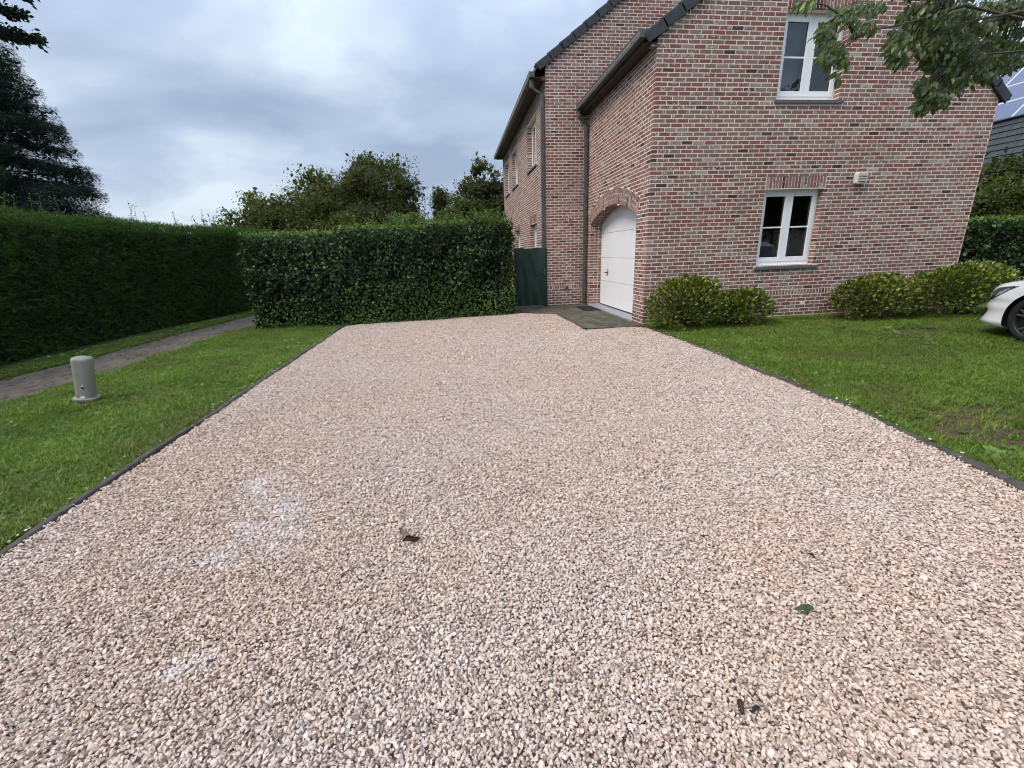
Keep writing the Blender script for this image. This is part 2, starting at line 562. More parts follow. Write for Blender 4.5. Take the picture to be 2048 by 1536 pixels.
# ------------------------------------------------------------------ leaves
def leaf_template(kind):
    if kind == 'ovate':      # folded along the midrib, 8 verts
        v = [(0, 0, 0), (.30, .28, .07), (.33, .58, .05), (0, 1.0, -.10), (-.33, .58, .05), (-.30, .28, .07), (0, .30, 0), (0, .62, -.02)]
        f = [(0, 1, 6), (1, 2, 6), (2, 7, 6), (2, 3, 7), (3, 4, 7), (4, 6, 7), (4, 5, 6), (5, 0, 6)]
    elif kind == 'broad':
        v = [(0, 0, 0), (.20, .28, .05), (.24, .58, .02), (0, 1.0, -.16), (-.24, .58, .02), (-.20, .28, .05), (0, .30, 0), (0, .62, -.04)]
        f = [(0, 1, 6), (1, 2, 6), (2, 7, 6), (2, 3, 7), (3, 4, 7), (4, 6, 7), (4, 5, 6), (5, 0, 6)]
    elif kind == 'slim':
        v = [(0, 0, 0), (.17, .4, .04), (0, 1.0, -.12), (-.17, .4, .04), (0, .45, -.02)]
        f = [(0, 1, 4), (1, 2, 4), (2, 3, 4), (3, 0, 4)]
    elif kind == 'spray':    # flat feathery spray of scale-leaf conifers
        v = [(0, 0, 0), (.05, .5, 0), (0, 1.0, -.15), (-.05, .5, 0),
             (.0, .12, 0), (.34, .55, -.06), (.10, .30, 0), (-.34, .55, -.06), (-.10, .30, 0),
             (.02, .42, 0), (.24, .85, -.12), (-.24, .85, -.12), (-.02, .42, 0)]
        f = [(0, 1, 3), (1, 2, 3), (4, 5, 6), (4, 8, 7), (9, 10, 1), (12, 3, 11)]
    elif kind == 'needle':   # finger-like bottlebrush tip
        v = [(0, 0, 0), (.09, .5, .05), (0, 1.0, 0), (-.09, .5, .05), (0, .5, -.10), (0, .5, .12)]
        f = [(0, 1, 4), (1, 2, 4), (2, 3, 4), (3, 0, 4), (0, 5, 1), (1, 5, 2), (2, 5, 3), (3, 5, 0)]
    else:                    # quick four-sided leaf
        v = [(0, 0, 0), (.32, .45, .06), (0, 1.0, -.08), (-.32, .45, .06)]
        f = [(0, 1, 2), (0, 2, 3)]
    return np.array(v, float), np.array(f, int)


def leaves(name, P, D, Nn, size, kind, mat, parent=None, rnd=None):
    """P positions, D growth directions, Nn face normals (all n x 3), size (n,)"""
    T, F = leaf_template(kind)
    n = len(P)
    D = D / (np.linalg.norm(D, axis=1, keepdims=True) + 1e-9)
    X = np.cross(D, Nn); X /= (np.linalg.norm(X, axis=1, keepdims=True) + 1e-9)
    Z = np.cross(X, D)
    V = (P[:, None, :] + size[:, None, None] * (T[None, :, 0:1] * X[:, None, :] + T[None, :, 1:2] * D[:, None, :] + T[None, :, 2:3] * Z[:, None, :]))
    k = len(T)
    FF = (F[None] + (np.arange(n) * k)[:, None, None]).reshape(-1, F.shape[1])
    if rnd is None: rnd = rng.random(n)
    return np_mesh(name, V.reshape(-1, 3), FF, np.repeat(rnd, len(F)), mat, parent)


def rand_unit(n):
    v = rng.normal(size=(n, 3)); return v / np.linalg.norm(v, axis=1, keepdims=True)


_ph = rng.random((8, 4)) * 6.28
_dr = rand_unit(8)


def wob(P, freq):
    """cheap smooth noise in -1..1"""
    s = 0
    for i in range(8):
        s = s + np.sin((P @ _dr[i]) * freq * (1 + .35 * i) + _ph[i, 0] + 1.7 * np.sin((P @ _dr[(i + 3) % 8]) * freq * .6 + _ph[i, 1]))
    return s / 4.0


def gn_scatter(name, P, rot, scl, idx, coll, parent=None):
    """one object: points that carry instances of the pieces in coll"""
    me = bpy.data.meshes.new(name)
    me.vertices.add(len(P)); me.vertices.foreach_set('co', np.asarray(P, np.float32).ravel())
    a = me.attributes.new('rot', 'FLOAT_VECTOR', 'POINT'); a.data.foreach_set('vector', np.asarray(rot, np.float32).ravel())
    a = me.attributes.new('scl', 'FLOAT_VECTOR', 'POINT'); a.data.foreach_set('vector', np.asarray(scl, np.float32).ravel())
    a = me.attributes.new('idx', 'INT', 'POINT'); a.data.foreach_set('value', np.asarray(idx, np.int32))
    o = bpy.data.objects.new(name, me); COL.objects.link(o)
    if parent is not None: o.parent = parent
    g = bpy.data.node_groups.new(name + '_nodes', 'GeometryNodeTree')
    g.interface.new_socket('Geometry', in_out='INPUT', socket_type='NodeSocketGeometry')
    g.interface.new_socket('Geometry', in_out='OUTPUT', socket_type='NodeSocketGeometry')
    gi = g.nodes.new('NodeGroupInput'); go = g.nodes.new('NodeGroupOutput')
    ip = g.nodes.new('GeometryNodeInstanceOnPoints')
    ci = g.nodes.new('GeometryNodeCollectionInfo')
    ci.inputs['Collection'].default_value = coll
    ci.inputs['Separate Children'].default_value = True
    ci.inputs['Reset Children'].default_value = True
    g.links.new(gi.outputs[0], ip.inputs['Points'])
    g.links.new(ci.outputs[0], ip.inputs['Instance'])
    ip.inputs['Pick Instance'].default_value = True
    for nm, sock, dt in (('idx', 'Instance Index', 'INT'), ('rot', 'Rotation', 'FLOAT_VECTOR'), ('scl', 'Scale', 'FLOAT_VECTOR')):
        na = g.nodes.new('GeometryNodeInputNamedAttribute'); na.data_type = dt
        na.inputs['Name'].default_value = nm
        g.links.new(na.outputs['Attribute'], ip.inputs[sock])
    g.links.new(ip.outputs[0], go.inputs[0])
    md = o.modifiers.new('scatter', 'NODES'); md.node_group = g
    return o


def piece_coll(name, meshes, mat):
    c = bpy.data.collections.new(name)
    for i, (V, F) in enumerate(meshes):
        me = np_mesh(name + '_piece', V, F, None, mat, link=False)
        o = bpy.data.objects.new('%s_%02d' % (name, i), me)
        c.objects.link(o)
    return c


# ================================================================== GROUND
def sheet(name, poly, z, mat, label=None, kind='structure'):
    o = mesh_obj(name, [(x, y, z) for x, y in poly], [tuple(range(len(poly)))], mat)
    tag(o, label, None, None, kind)
    return o


def build_ground():
    S = 400
    v = []; f = []
    xs = [-S, -60, -20, 20, 60, S]
    for y in xs:
        for x in xs: v.append((x, y, 0))
    for j in range(5):
        for i in range(5): f.append((j * 6 + i, j * 6 + i + 1, (j + 1) * 6 + i + 1, (j + 1) * 6 + i))
    tag(mesh_obj('ground', v, f, M['ground']), None, None, None, 'structure')


build_ground()
PATH_NEAR = [(-8.55, -8.5), (-8.4, -5), (-8.235, -2.5), (-8.09, -1.7), (-8.0, -.9), (-7.95, .5), (-7.98, 3.0), (-8.0, 5.0), (-8.1, 9.0)]
PATH_FAR = [(-9.7, -8.5), (-9.5, -4), (-9.36, -1.3), (-9.13, .15), (-9.05, 2.2), (-8.80, 4.6), (-8.9, 9.0)]
PATH_POLY = PATH_NEAR + PATH_FAR[::-1]


def build_path():
    near = np.array(PATH_NEAR); far = np.array(PATH_FAR)
    v = []; f = []
    ys = np.linspace(-8.5, 9, 90)
    for i, y in enumerate(ys):
        a = np.interp(y, near[:, 1], near[:, 0]) + .05 * math.sin(y * 5.1) + .04 * math.sin(y * 11.3 + 1)
        b = np.interp(y, far[:, 1], far[:, 0]) + .06 * math.sin(y * 4.3 + 2) + .04 * math.sin(y * 13.1)
        for k in range(6):
            x = b + (a - b) * k / 5
            v.append((x, y, .004 if k in (0, 5) else .012 - .004 * abs(k - 2.5)))
        if i:
            for k in range(5):
                q = (i - 1) * 6 + k
                f.append((q, q + 1, q + 7, q + 6))
    tag(mesh_obj('path', v, f, M['path'], smooth=True), 'narrow worn dirt path along the tall conifer hedge', None, None, 'structure')


build_path()
DRIVE = [(-5.66, -9.5), (-5.66, 1.86), (-5.3, 2.1), (-4.08, 2.5), (-1.95, 2.56), (-1.12, 1.98), (-1.11, -.09), (-.155, -.05), (-.055, -.25),
         (-.05, -2.03), (-.107, -4.48), (-.335, -5.82), (-.9, -7.8), (-1.2, -9.5)]
sheet('driveway', DRIVE, .004, M['gravel_bed'], 'bed of the pale gravel driveway')


def inside_poly(px, py, poly):
    n = len(poly); c = np.zeros(len(px), bool)
    j = n - 1
    for i in range(n):
        xi, yi = poly[i]; xj, yj = poly[j]
        c ^= ((yi > py) != (yj > py)) & (px < (xj - xi) * (py - yi) / (yj - yi + 1e-12) + xi)
        j = i
    return c


def hull_stone(seed):
    r = np.random.default_rng(seed)
    import bmesh
    bm = bmesh.new()
    for _ in range(11):
        p = r.normal(size=3); p /= np.linalg.norm(p)
        p = p * (.8 + .35 * r.random())
        bm.verts.new((p[0] * 1.0, p[1] * (.74 + .22 * r.random()), p[2] * .58))
    res = bmesh.ops.convex_hull(bm, input=bm.verts)
    bmesh.ops.delete(bm, geom=[g for g in bm.verts if not g.link_faces], context='VERTS')
    bmesh.ops.triangulate(bm, faces=bm.faces[:])
    bm.verts.index_update()
    V = np.array([v.co[:] for v in bm.verts]); F = np.array([[v.index for v in f.verts] for f in bm.faces])
    bm.free()
    return V, F


def drive_height(x, y):
    P = np.stack([x, y, np.zeros_like(x)], 1)
    return .010 * wob(P, 1.6) + .006 * wob(P + 9, 5.0)


def build_gravel():
    coll = piece_coll('stone', [hull_stone(100 + i) for i in range(12)], M['stone'])
    out = []
    for (y0, y1, sp, sz) in ((-8.2, -5.5, .0089, .88), (-5.5, -4.2, .0101, .95), (-4.2, -1.8, .0121, 1.06), (-1.8, 2.6, .0152, 1.25)):
        xs = np.arange(-5.66, -.05, sp); ys = np.arange(y0, y1, sp)
        X, Y = np.meshgrid(xs, ys)
        X = X.ravel() + rng.uniform(-.6, .6, X.size) * sp; Y = Y.ravel() + rng.uniform(-.6, .6, Y.size) * sp
        k = inside_poly(X, Y, DRIVE)
        X, Y = X[k], Y[k]
        k = in_view(np.stack([X, Y, np.zeros_like(X)], 1), .16)
        X, Y = X[k], Y[k]
        # stones fill up from below: a random height within the layer
        h = rng.random(len(X))
        s = (.0074 + .0042 * rng.random(len(X)) ** 1.5 + (rng.random(len(X)) < .05) * .004) * sz
        s = np.where(rng.random(len(X)) < .22, s * .62, s)
        s = s * .99
        Z = .008 + .016 * h + drive_height(X, Y) * .8 + .008
        out.append(np.stack([X, Y, Z, s], 1))
        # a deeper course that closes the gaps
        q = rng.random(len(X)) < .55
        Xd = X[q] + rng.uniform(-1, 1, q.sum()) * sp; Yd = Y[q] + rng.uniform(-1, 1, q.sum()) * sp
        kk = inside_poly(Xd, Yd, DRIVE)
        Xd, Yd = Xd[kk], Yd[kk]
        out.append(np.stack([Xd, Yd, .010 + drive_height(Xd, Yd) * .8, s[q][kk] * 1.15], 1))
    # stray stones kicked onto the edging and the grass
    ns = 260
    y = rng.uniform(-6.3, 1.6, ns)
    xr = np.interp(y, [-9, -5.82, -4.48, -2.03, 1.7], [-.9, -.335, -.107, -.05, -.05])
    right = rng.random(ns) < .5
    x = np.where(right, xr + np.abs(rng.normal(0, .06, ns)) + .03, -5.68 - np.abs(rng.normal(0, .06, ns)))
    k = ~(right & (y > -.4))
    out.append(np.stack([x[k], y[k], np.full(k.sum(), .035), .006 + .005 * rng.random(k.sum())], 1))
    A = np.concatenate(out)
    n = len(A)
    rot = np.stack([rng.normal(0, .55, n), rng.normal(0, .55, n), rng.uniform(0, 6.28, n)], 1)
    sc = A[:, 3:4] * np.stack([rng.uniform(.85, 1.25, n), rng.uniform(.85, 1.15, n), rng.uniform(.8, 1.3, n)], 1)
    o = gn_scatter('gravel', A[:, :3], rot, sc, rng.integers(0, 12, n), coll)
    tag(o, 'pale pinkish crushed limestone gravel covering the driveway', None, None, 'stuff')
    print('gravel stones', n)


build_gravel()


# ------------------------------------------------------------------ edging boards
def edging(name, line, width, z1, label, side, seedk):
    """a slightly wavy board set on edge along a polyline"""
    line = np.array(line, float)
    seg = np.linalg.norm(np.diff(line, axis=0), axis=1); s = np.concatenate([[0], np.cumsum(seg)])
    n = int(s[-1] / .12)
    ss = np.linspace(0, s[-1], n + 1)
    X = np.interp(ss, s, line[:, 0]); Y = np.interp(ss, s, line[:, 1])
    X = X + .012 * np.sin(ss * 2.3 + seedk) + .006 * np.sin(ss * 6.1) + rng.normal(0, .0025, n + 1)
    T = np.stack([np.gradient(X), np.gradient(Y)], 1); T /= np.linalg.norm(T, axis=1, keepdims=True)
    Q = np.stack([-T[:, 1], T[:, 0]], 1) * side
    top = z1 + .006 * np.sin(ss * 3.1 + 1 + seedk) + rng.normal(0, .0015, n + 1)
    prof = [(0, -.08), (0, -.010), (.006, -.002), (.5, 0.002), (width - .006, -.002), (width, -.010), (width, -.08)]
    v = []; f = []
    for i in range(n + 1):
        for (a, b) in prof:
            a = a if a != .5 else width * .5
            v.append((X[i] + Q[i, 0] * a, Y[i] + Q[i, 1] * a, top[i] + b))
        if i:
            for k in range(len(prof) - 1):
                p = (i - 1) * len(prof) + k
                f.append((p, p + 1, p + 1 + len(prof), p + len(prof)))
    f.append(tuple(range(len(prof)))); f.append(tuple(reversed(range(n * len(prof), (n + 1) * len(prof)))))
    o = mesh_obj(name, v, f, M['edging'], smooth=False)
    tag(o, label, 'edging')
    return o


edging('lawn_edging', [(-5.672, -8.8), (-5.672, -2.9), (-5.69, 1.9)], .048, .038, 'dark edging strip between the gravel and the left lawn strip', 1, 0)
edging('lawn_edging', [(-.06, -.2), (-.05, -2.03), (-.107, -4.48), (-.335, -5.82), (-.9, -7.8)], .075, .034, 'dark edging strip between the gravel and the lawn in front of the house', 1, 2)

# ================================================================== HOUSE
H = 0.0639; BL = .2; JT = .0146
D = 3.581; GX = -1.011
FW = 6.32          # facade width
house = empty('brick_house', (0, 0, 0))
tag(house, 'red brick house with arched white garage door, gabled roofs and white windows', 'house')

SOL0, SOL1 = 7 * H, 7 * H + .1      # flush soldier course
ROWS = [(i * H, (i + 1) * H, 'run') for i in range(-1, 7)] + [(SOL0, SOL1, 'soldier')]
for i in range(110):
    ROWS.append((SOL1 + i * H, SOL1 + (i + 1) * H, 'run'))

BR_V = []; BR_F = []; BR_R = []
SINGLES = []      # candidate full bricks: (score, u-frame...)


def add_brick(O, U, W, Nn, u0, u1, z0, z1, d=.012, single=False, depth_jit=.0005):
    """one brick face with chamfer. U, W in-plane axes, Nn outward"""
    ch = .0016
    o = float(np.clip(rng.normal(0, depth_jit), -.001, .0015))
    j = rng.normal(0, .0009, (4, 2))
    cs = [(u0, z0), (u1, z0), (u1, z1), (u0, z1)]
    sg = [(1, 1), (-1, 1), (-1, -1), (1, -1)]
    fr = []; mid = []; bk = []
    for (c, s_, jj) in zip(cs, sg, j):
        a, b = c[0] + jj[0], c[1] + jj[1]
        fr.append(O + U * (a + ch * s_[0]) + W * (b + ch * s_[1]) + Nn * o)
        mid.append(O + U * a + W * b + Nn * (o - ch))
        bk.append(O + U * a + W * b - Nn * d)
    n = len(BR_V)
    BR_V.extend(fr + mid + bk)
    fs = [(n, n + 1, n + 2, n + 3)]
    for i in range(4):
        k = (i + 1) % 4
        fs.append((n + 4 + i, n + 4 + k, n + k, n + i))
        fs.append((n + 8 + i, n + 8 + k, n + 4 + k, n + 4 + i))
    BR_F.extend(fs)
    BR_R.extend([rng.random()] * len(fs))


ZV = np.array([0., 0., 1.])


def wall(O, U, Nn, solid_b, solid_m, start=None, name=None, zmax=9, singles=False, zmin=-1, par=0):
    """lay running-bond rows; solid_*(z) -> list of (u0,u1); start(row)->(first_u, first piece length)"""
    O = np.array(O, float); U = np.array(U, float); Nn = np.array(Nn, float)
    mv = []; mf = []
    for ri, (z0, z1, typ) in enumerate(ROWS):
        if z0 > zmax or z1 < zmin: continue
        zm = (z0 + z1) / 2
        sb = solid_b(zm)
        if typ == 'run':
            first = (ri + par) % 2
            u = .1 if first else 0.
            first_len = .1 if first else .2
            u = 0.
            edges = [0.]
            while u < 14:
                u += (first_len if len(edges) == 1 else BL)
                edges.append(u)
        else:
            edges = list(np.arange(0, 14, .0625))
        jz = rng.normal(0, .0006)
        for (a, b) in sb:
            i0 = 0
            for k in range(len(edges) - 1):
                e0, e1 = edges[k], edges[k + 1]
                if e1 <= a + .02 or e0 >= b - .02: continue
                c0, c1 = max(e0, a), min(e1, b)
                # merge slivers
                if c1 - c0 < .035: continue
                l = c0 + (JT / 2 if c0 > a + 1e-6 else (JT / 2 if a > 1e-6 else 0)); r = c1 - JT / 2
                if c0 <= 1e-6: l = 0.
                dep = .012
                if start is not None and c0 <= 1e-6:
                    dep = start(ri)
                    if dep < 0: continue
                full = abs((c1 - c0) - BL) < 1e-6 and typ == 'run' and dep < .02
                zz0 = z0 + JT / 2 + jz; zz1 = z1 - JT / 2 + jz
                if singles and full:
                    SINGLES.append((O, U, Nn, (l + r) / 2, (zz0 + zz1) / 2, r - l, zz1 - zz0))
                else:
                    add_brick(O, U, ZV, Nn, l, r, zz0, zz1, dep)
        lo = solid_m(z0 + 1e-4); hi = solid_m(z1 - 1e-4)
        if len(lo) != len(hi): lo = hi = solid_m(zm)
        for (a0, b0), (a1, b1) in zip(lo, hi):
            n = len(mv)
            mo = -Nn * .0022
            mv += [O + U * a0 + ZV * z0 + mo, O + U * b0 + ZV * z0 + mo, O + U * b1 + ZV * z1 + mo, O + U * a1 + ZV * z1 + mo]
            mf.append((n, n + 1, n + 2, n + 3))
    return mesh_obj(name or 'wall', mv, mf, M['mortar'], house)


def cut(spans, a, b):
    out = []
    for (s, e) in spans:
        if b <= s or a >= e: out.append((s, e)); continue
        if a > s: out.append((s, a))
        if b < e: out.append((b, e))
    return out


# facade (faces -Y) -----------------------------------------------------------
WL = (2.10, 3.225, .985, 2.285)      # lower window u0,u1,z0,z1
WU = (2.10, 3.225, 3.64, 4.87)
LINT = .205


def rake_l(u): return 4.47 + .72 * u
def rake_r(u): return 3.66 + .86 * (FW - u)


def facade_span(z):
    a = max(0., (z - 4.47) / .72)
    b = min(FW, FW - (z - 3.66) / .86) if z > 3.66 else FW
    return a, b


def facade_m(z):
    a, b = facade_span(z)
    if b <= a: return []
    s = [(a, b)]
    for (u0, u1, z0, z1) in (WL, WU):
        if z0 - .035 < z < z1: s = cut(s, u0, u1)
    return s


def facade_b(z):
    a, b = facade_span(z)
    if b <= a: return []
    s = [(a, b)]
    for (u0, u1, z0, z1) in (WL, WU):
        if z0 - .07 < z < z0: s = cut(s, u0 - .045, u1 + .10)
        if z0 < z < z1: s = cut(s, u0 + JT / 2 * 0, u1)
        if z1 < z < z1 + LINT - .02: s = cut(s, u0 - .005, u1 + .012)
    if .255 < z < .31: s = cut(s, 3.10, 3.195)
    return s


wall((0, 0, 0), (1, 0, 0), (0, -1, 0), facade_b, facade_m, start=lambda r: (.19 if r % 2 else .09), zmax=6.9, singles=True)


def soldiers(O, U, W, Nn, u0, u1, z0, z1, w=.0505, depth=.06):
    O = np.array(O, float); U = np.array(U, float); W = np.array(W, float); Nn = np.array(Nn, float)
    n = round((u1 - u0) / (w + .0095)); p = (u1 - u0) / n
    for i in range(n):
        add_brick(O, U, W, Nn, u0 + i * p + .004, u0 + (i + 1) * p - .005, z0 + rng.normal(0, .001), z1, depth)


for (u0, u1, z0, z1) in (WL, WU):
    soldiers((0, 0, 0), (1, 0, 0), (0, 0, 1), (0, -1, 0), u0, u1 + .01, z1 + .006, z1 + LINT - .01)


def jamb_bricks(O, U, Nn, u_len, z0, z1, step=True):
    """brick ends lining a reveal: U runs into the wall"""
    O = np.array(O, float); U = np.array(U, float); Nn = np.array(Nn, float)
    for ri, (a, b, typ) in enumerate(ROWS):
        if a < z0 - .03 or b > z1 + .03: continue
        if u_len > .15:
            e = [0, .1, .2, .3] if ri % 2 else [0, .2, .3]
        else:
            e = [0, u_len]
        for k in range(len(e) - 1):
            c0, c1 = e[k], min(e[k + 1], u_len)
            if c1 - c0 < .02: continue
            add_brick(O, U, ZV, Nn, c0 + (0 if k == 0 else JT / 2), c1 - JT / 2 * (k < len(e) - 2), a + JT / 2, b - JT / 2, .01, depth_jit=.001)


REV = .12


def reveal(O, U, Nout, u0, u1, z0, z1, depth):
    """mortar lining round a rectangular opening"""
    O = np.array(O, float); U = np.array(U, float); n = np.array(Nout, float)
    mb = MB()
    P = lambda u, z, d: tuple(O + U * u + ZV * z - n * d)
    for (ua, za, ub, zb) in ((u0, z0, u0, z1), (u0, z1, u1, z1), (u1, z1, u1, z0), (u1, z0, u0, z0)):
        e = .0022
        ua2, ub2 = ua + (-e if ua == u0 else e), ub + (-e if ub == u0 else e)
        za2, zb2 = za + (-e if za == z0 else e), zb + (-e if zb == z0 else e)
        mb.quad(P(ua2, za2, .004), P(ub2, zb2, .004), P(ub2, zb2, depth), P(ua2, za2, depth))
    return mb.build('reveal', M['mortar'], house)


# ------------------------------------------------------------------ windows
def make_window(O, U, Nout, u0, u1, z0, z1, sashes=2, bar=True, rec=REV, sill=True, bare_sill=.085, room=None, fw=.05, sillmat='bluestone', blind=None):
    O = np.array(O, float); U = np.array(U, float); n = np.array(Nout, float)
    P = lambda u, d, z: tuple(O + U * u + ZV * z + n * d)
    w = empty('window', (0, 0, 0), house)
    if room:
        reveal(O, U, n, u0, u1, z0, z1, rec + .10)
    hb = .085     # tall bottom rail
    f = MB()
    f.box(u0 + .003, u0 + fw, -rec - .07, -rec, z0 + .004, z1 - .003, P); f.box(u1 - fw, u1 - .003, -rec - .07, -rec, z0 + .004, z1 - .003, P)
    f.box(u0 + fw, u1 - fw, -rec - .07, -rec - .001, z1 - fw, z1 - .003, P); f.box(u0 + fw, u1 - fw, -rec - .07, -rec - .001, z0 + .004, z0 + hb, P)
    f.box(u0 + .004, u1 - .004, -rec, -rec + .016, z0 + .004, z0 + .022, P)
    f.build('frame', M['white'], w, bev=.004)
    iu0, iu1, iz0, iz1 = u0 + fw - .012, u1 - fw + .012, z0 + hb - .012, z1 - fw + .012
    sw = .078
    step = (iu1 - iu0) / sashes
    for k in range(sashes):
        a, b = iu0 + k * step + .0015, iu0 + (k + 1) * step - .0015
        s = MB()
        d0, d1 = -rec - .05, -rec + .014
        s.box(a, a + sw, d0, d1, iz0, iz1, P); s.box(b - sw, b, d0, d1, iz0, iz1, P)
        s.box(a + sw, b - sw, d0, d1 - .001, iz0, iz0 + sw, P); s.box(a + sw, b - sw, d0, d1 - .001, iz1 - sw, iz1, P)
        s.build('sash', M['white'], w, bev=.005)
        g = MB()
        g.quad(P(a + sw - .005, -rec - .012, iz0 + sw - .005), P(b - sw + .005, -rec - .012, iz0 + sw - .005), P(b - sw + .005, -rec - .012, iz1 - sw + .005), P(a + sw - .005, -rec - .012, iz1 - sw + .005))
        g.build('pane', M['glass'], w)
        q = MB()
        e = .004
        q.box(a + sw, a + sw + e, -rec - .011, -rec - .004, iz0 + sw, iz1 - sw, P); q.box(b - sw - e, b - sw, -rec - .011, -rec - .004, iz0 + sw, iz1 - sw, P)
        q.box(a + sw + e, b - sw - e, -rec - .011, -rec - .004, iz0 + sw, iz0 + sw + e, P); q.box(a + sw + e, b - sw - e, -rec - .011, -rec - .004, iz1 - sw - e, iz1 - sw, P)
        q.build('gasket', M['gasket'], w)
        if bar:
            zc = (iz0 + iz1) / 2 - .0
            bb = MB(); bb.box(a + sw - .002, b - sw + .002, -rec - .03, -rec - .002, zc - .013, zc + .013, P)
            bb.build('glazing_bar', M['white'], w, bev=.003)
    if sill:
        s = MB()
        T = lambda u, d, z: P(u, d, z)
        q = [(-rec - .02, z0 - .002), (.035, z0 - .014), (.035, z0 - .062), (.028, z0 - .064), (.012, z0 - .058), (-rec - .02, z0 - .062)]
        s.prism(q, lambda a, b, c: P(c, a, b), u0 - .04, u1 + bare_sill)
        s.build('sill', M[sillmat], w, bev=.004)
    return w, P


def room_box(P, u0, u1, z0, z1, d0, d1, wallm, floorm, name='room'):
    r = MB()
    r.quad(P(u0, -d0, z0), P(u0, -d0, z1), P(u0, -d1, z1), P(u0, -d1, z0))
    r.quad(P(u1, -d0, z1), P(u1, -d0, z0), P(u1, -d1, z0), P(u1, -d1, z1))
    r.quad(P(u0, -d1, z0), P(u0, -d1, z1), P(u1, -d1, z1), P(u1, -d1, z0))
    r.quad(P(u0, -d0, z1), P(u1, -d0, z1), P(u1, -d1, z1), P(u0, -d1, z1))
    r.quad(P(u0, -d0, z0), P(u0, -d1, z0), P(u1, -d1, z0), P(u1, -d0, z0))
    return r.build(name, wallm, house)


M['room'] = simple('room_plaster', (.42, .36, .26), .9)
M['room_dark'] = simple('room_dark', (.10, .10, .11), .9)
M['sky_tone'] = simple('painted_sky_grey', (.20, .23, .30), .9, nscale=4, namp=.1)  # sky reflection put into the colour

w1, P1 = make_window((0, 0, 0), (1, 0, 0), (0, -1, 0), *WL, room=True)
w2, P2 = make_window((0, 0, 0), (1, 0, 0), (0, -1, 0), *WU, room=True)
jamb_bricks((WL[1], 0, 0), (0, 1, 0), (-1, 0, 0), REV, WL[2], WL[3])
jamb_bricks((WU[1], 0, 0), (0, 1, 0), (-1, 0, 0), REV, WU[2], WU[3])
room_box(P1, 1.3, 4.2, -.0, 2.45, .225, 2.6, M['room'], None, 'study_room')
room_box(P2, 1.3, 4.2, 2.9, 5.2, .225, 2.6, M['room_dark'], None, 'upper_room')
# panel painted as reflected grey sky behind the left sash of the upper window
mb = MB(); mb.box(2.12, 2.66, -.27, -.26, 3.66, 4.85, P2); mb.build('sky_tone_panel', M['sky_tone'], house)
# study: desk top, chair back and a cardboard box
mb = MB(); mb.box(1.5, 3.4, -1.0, -.3, 1.02, 1.05, P1); mb.build('desk', simple('desk_wood', (.10, .09, .08), .5), house)
mb = MB(); mb.box(2.78, 3.14, -.85, -.55, 1.05, 1.62, P1); mb.build('cardboard_box', simple('cardboard', (.34, .27, .17), .85), house, bev=.006)
mb = MB()
mb.lathe([(0.0, 1.0), (.17, 1.05), (.21, 1.25), (.20, 1.45), (.13, 1.58), (0.0, 1.60)], 20, lambda x, y, z: (2.36 + x, .95 + y * .35, z))
mb.build('chair_back', M['black'], house, smooth=True)

# airbrick void: a black box stands in for the shade inside
mb = MB(); mb.box(3.10, 3.195, -.09, -.006, .258, .308, lambda u, d, z: (u, -d, z)); mb.build('air_brick', M['black'], house)

# side wall of the garage (faces -X) ----------------------------------------------
GY0, GY1, GSP, GAP = .50, 3.27, 1.95, 2.262
GC = (GY0 + GY1) / 2; GHW = (GY1 - GY0) / 2
SAG = GAP - GSP
RAD = (GHW ** 2 + SAG ** 2) / (2 * SAG)
CZ = GAP - RAD
EXR = RAD + .30
ang_max = math.asin(GHW / RAD)
SOFF = 4.37


def arch_x(z, R):
    if z >= CZ + R: return None
    return math.sqrt(max(0, R * R - (z - CZ) ** 2))


# the side wall is laid from the facade corner (u = Y)
def side_m(z):
    s = [(0., D)]
    if z > SOFF + .10: return []
    if z < GSP:
        s = cut(s, GY0, GY1) if z > -.02 else s
    elif z < GAP:
        h = arch_x(z, RAD)
        s = cut(s, GC - h, GC + h)
    return s


def side_b(z):
    if z > SOFF: return []
    s = [(0., D)]
    if z > SOFF: return []
    if z < GSP:
        s = cut(s, GY0, GY1)
    else:
        if z < CZ + EXR:
            h = arch_x(z, EXR)
            # radial ends of the ring
            e = (z - CZ) * math.tan(ang_max)
            h = min(h, e) if e < h else h
            s = cut(s, GC - h - .005, GC + h + .005)
    return s


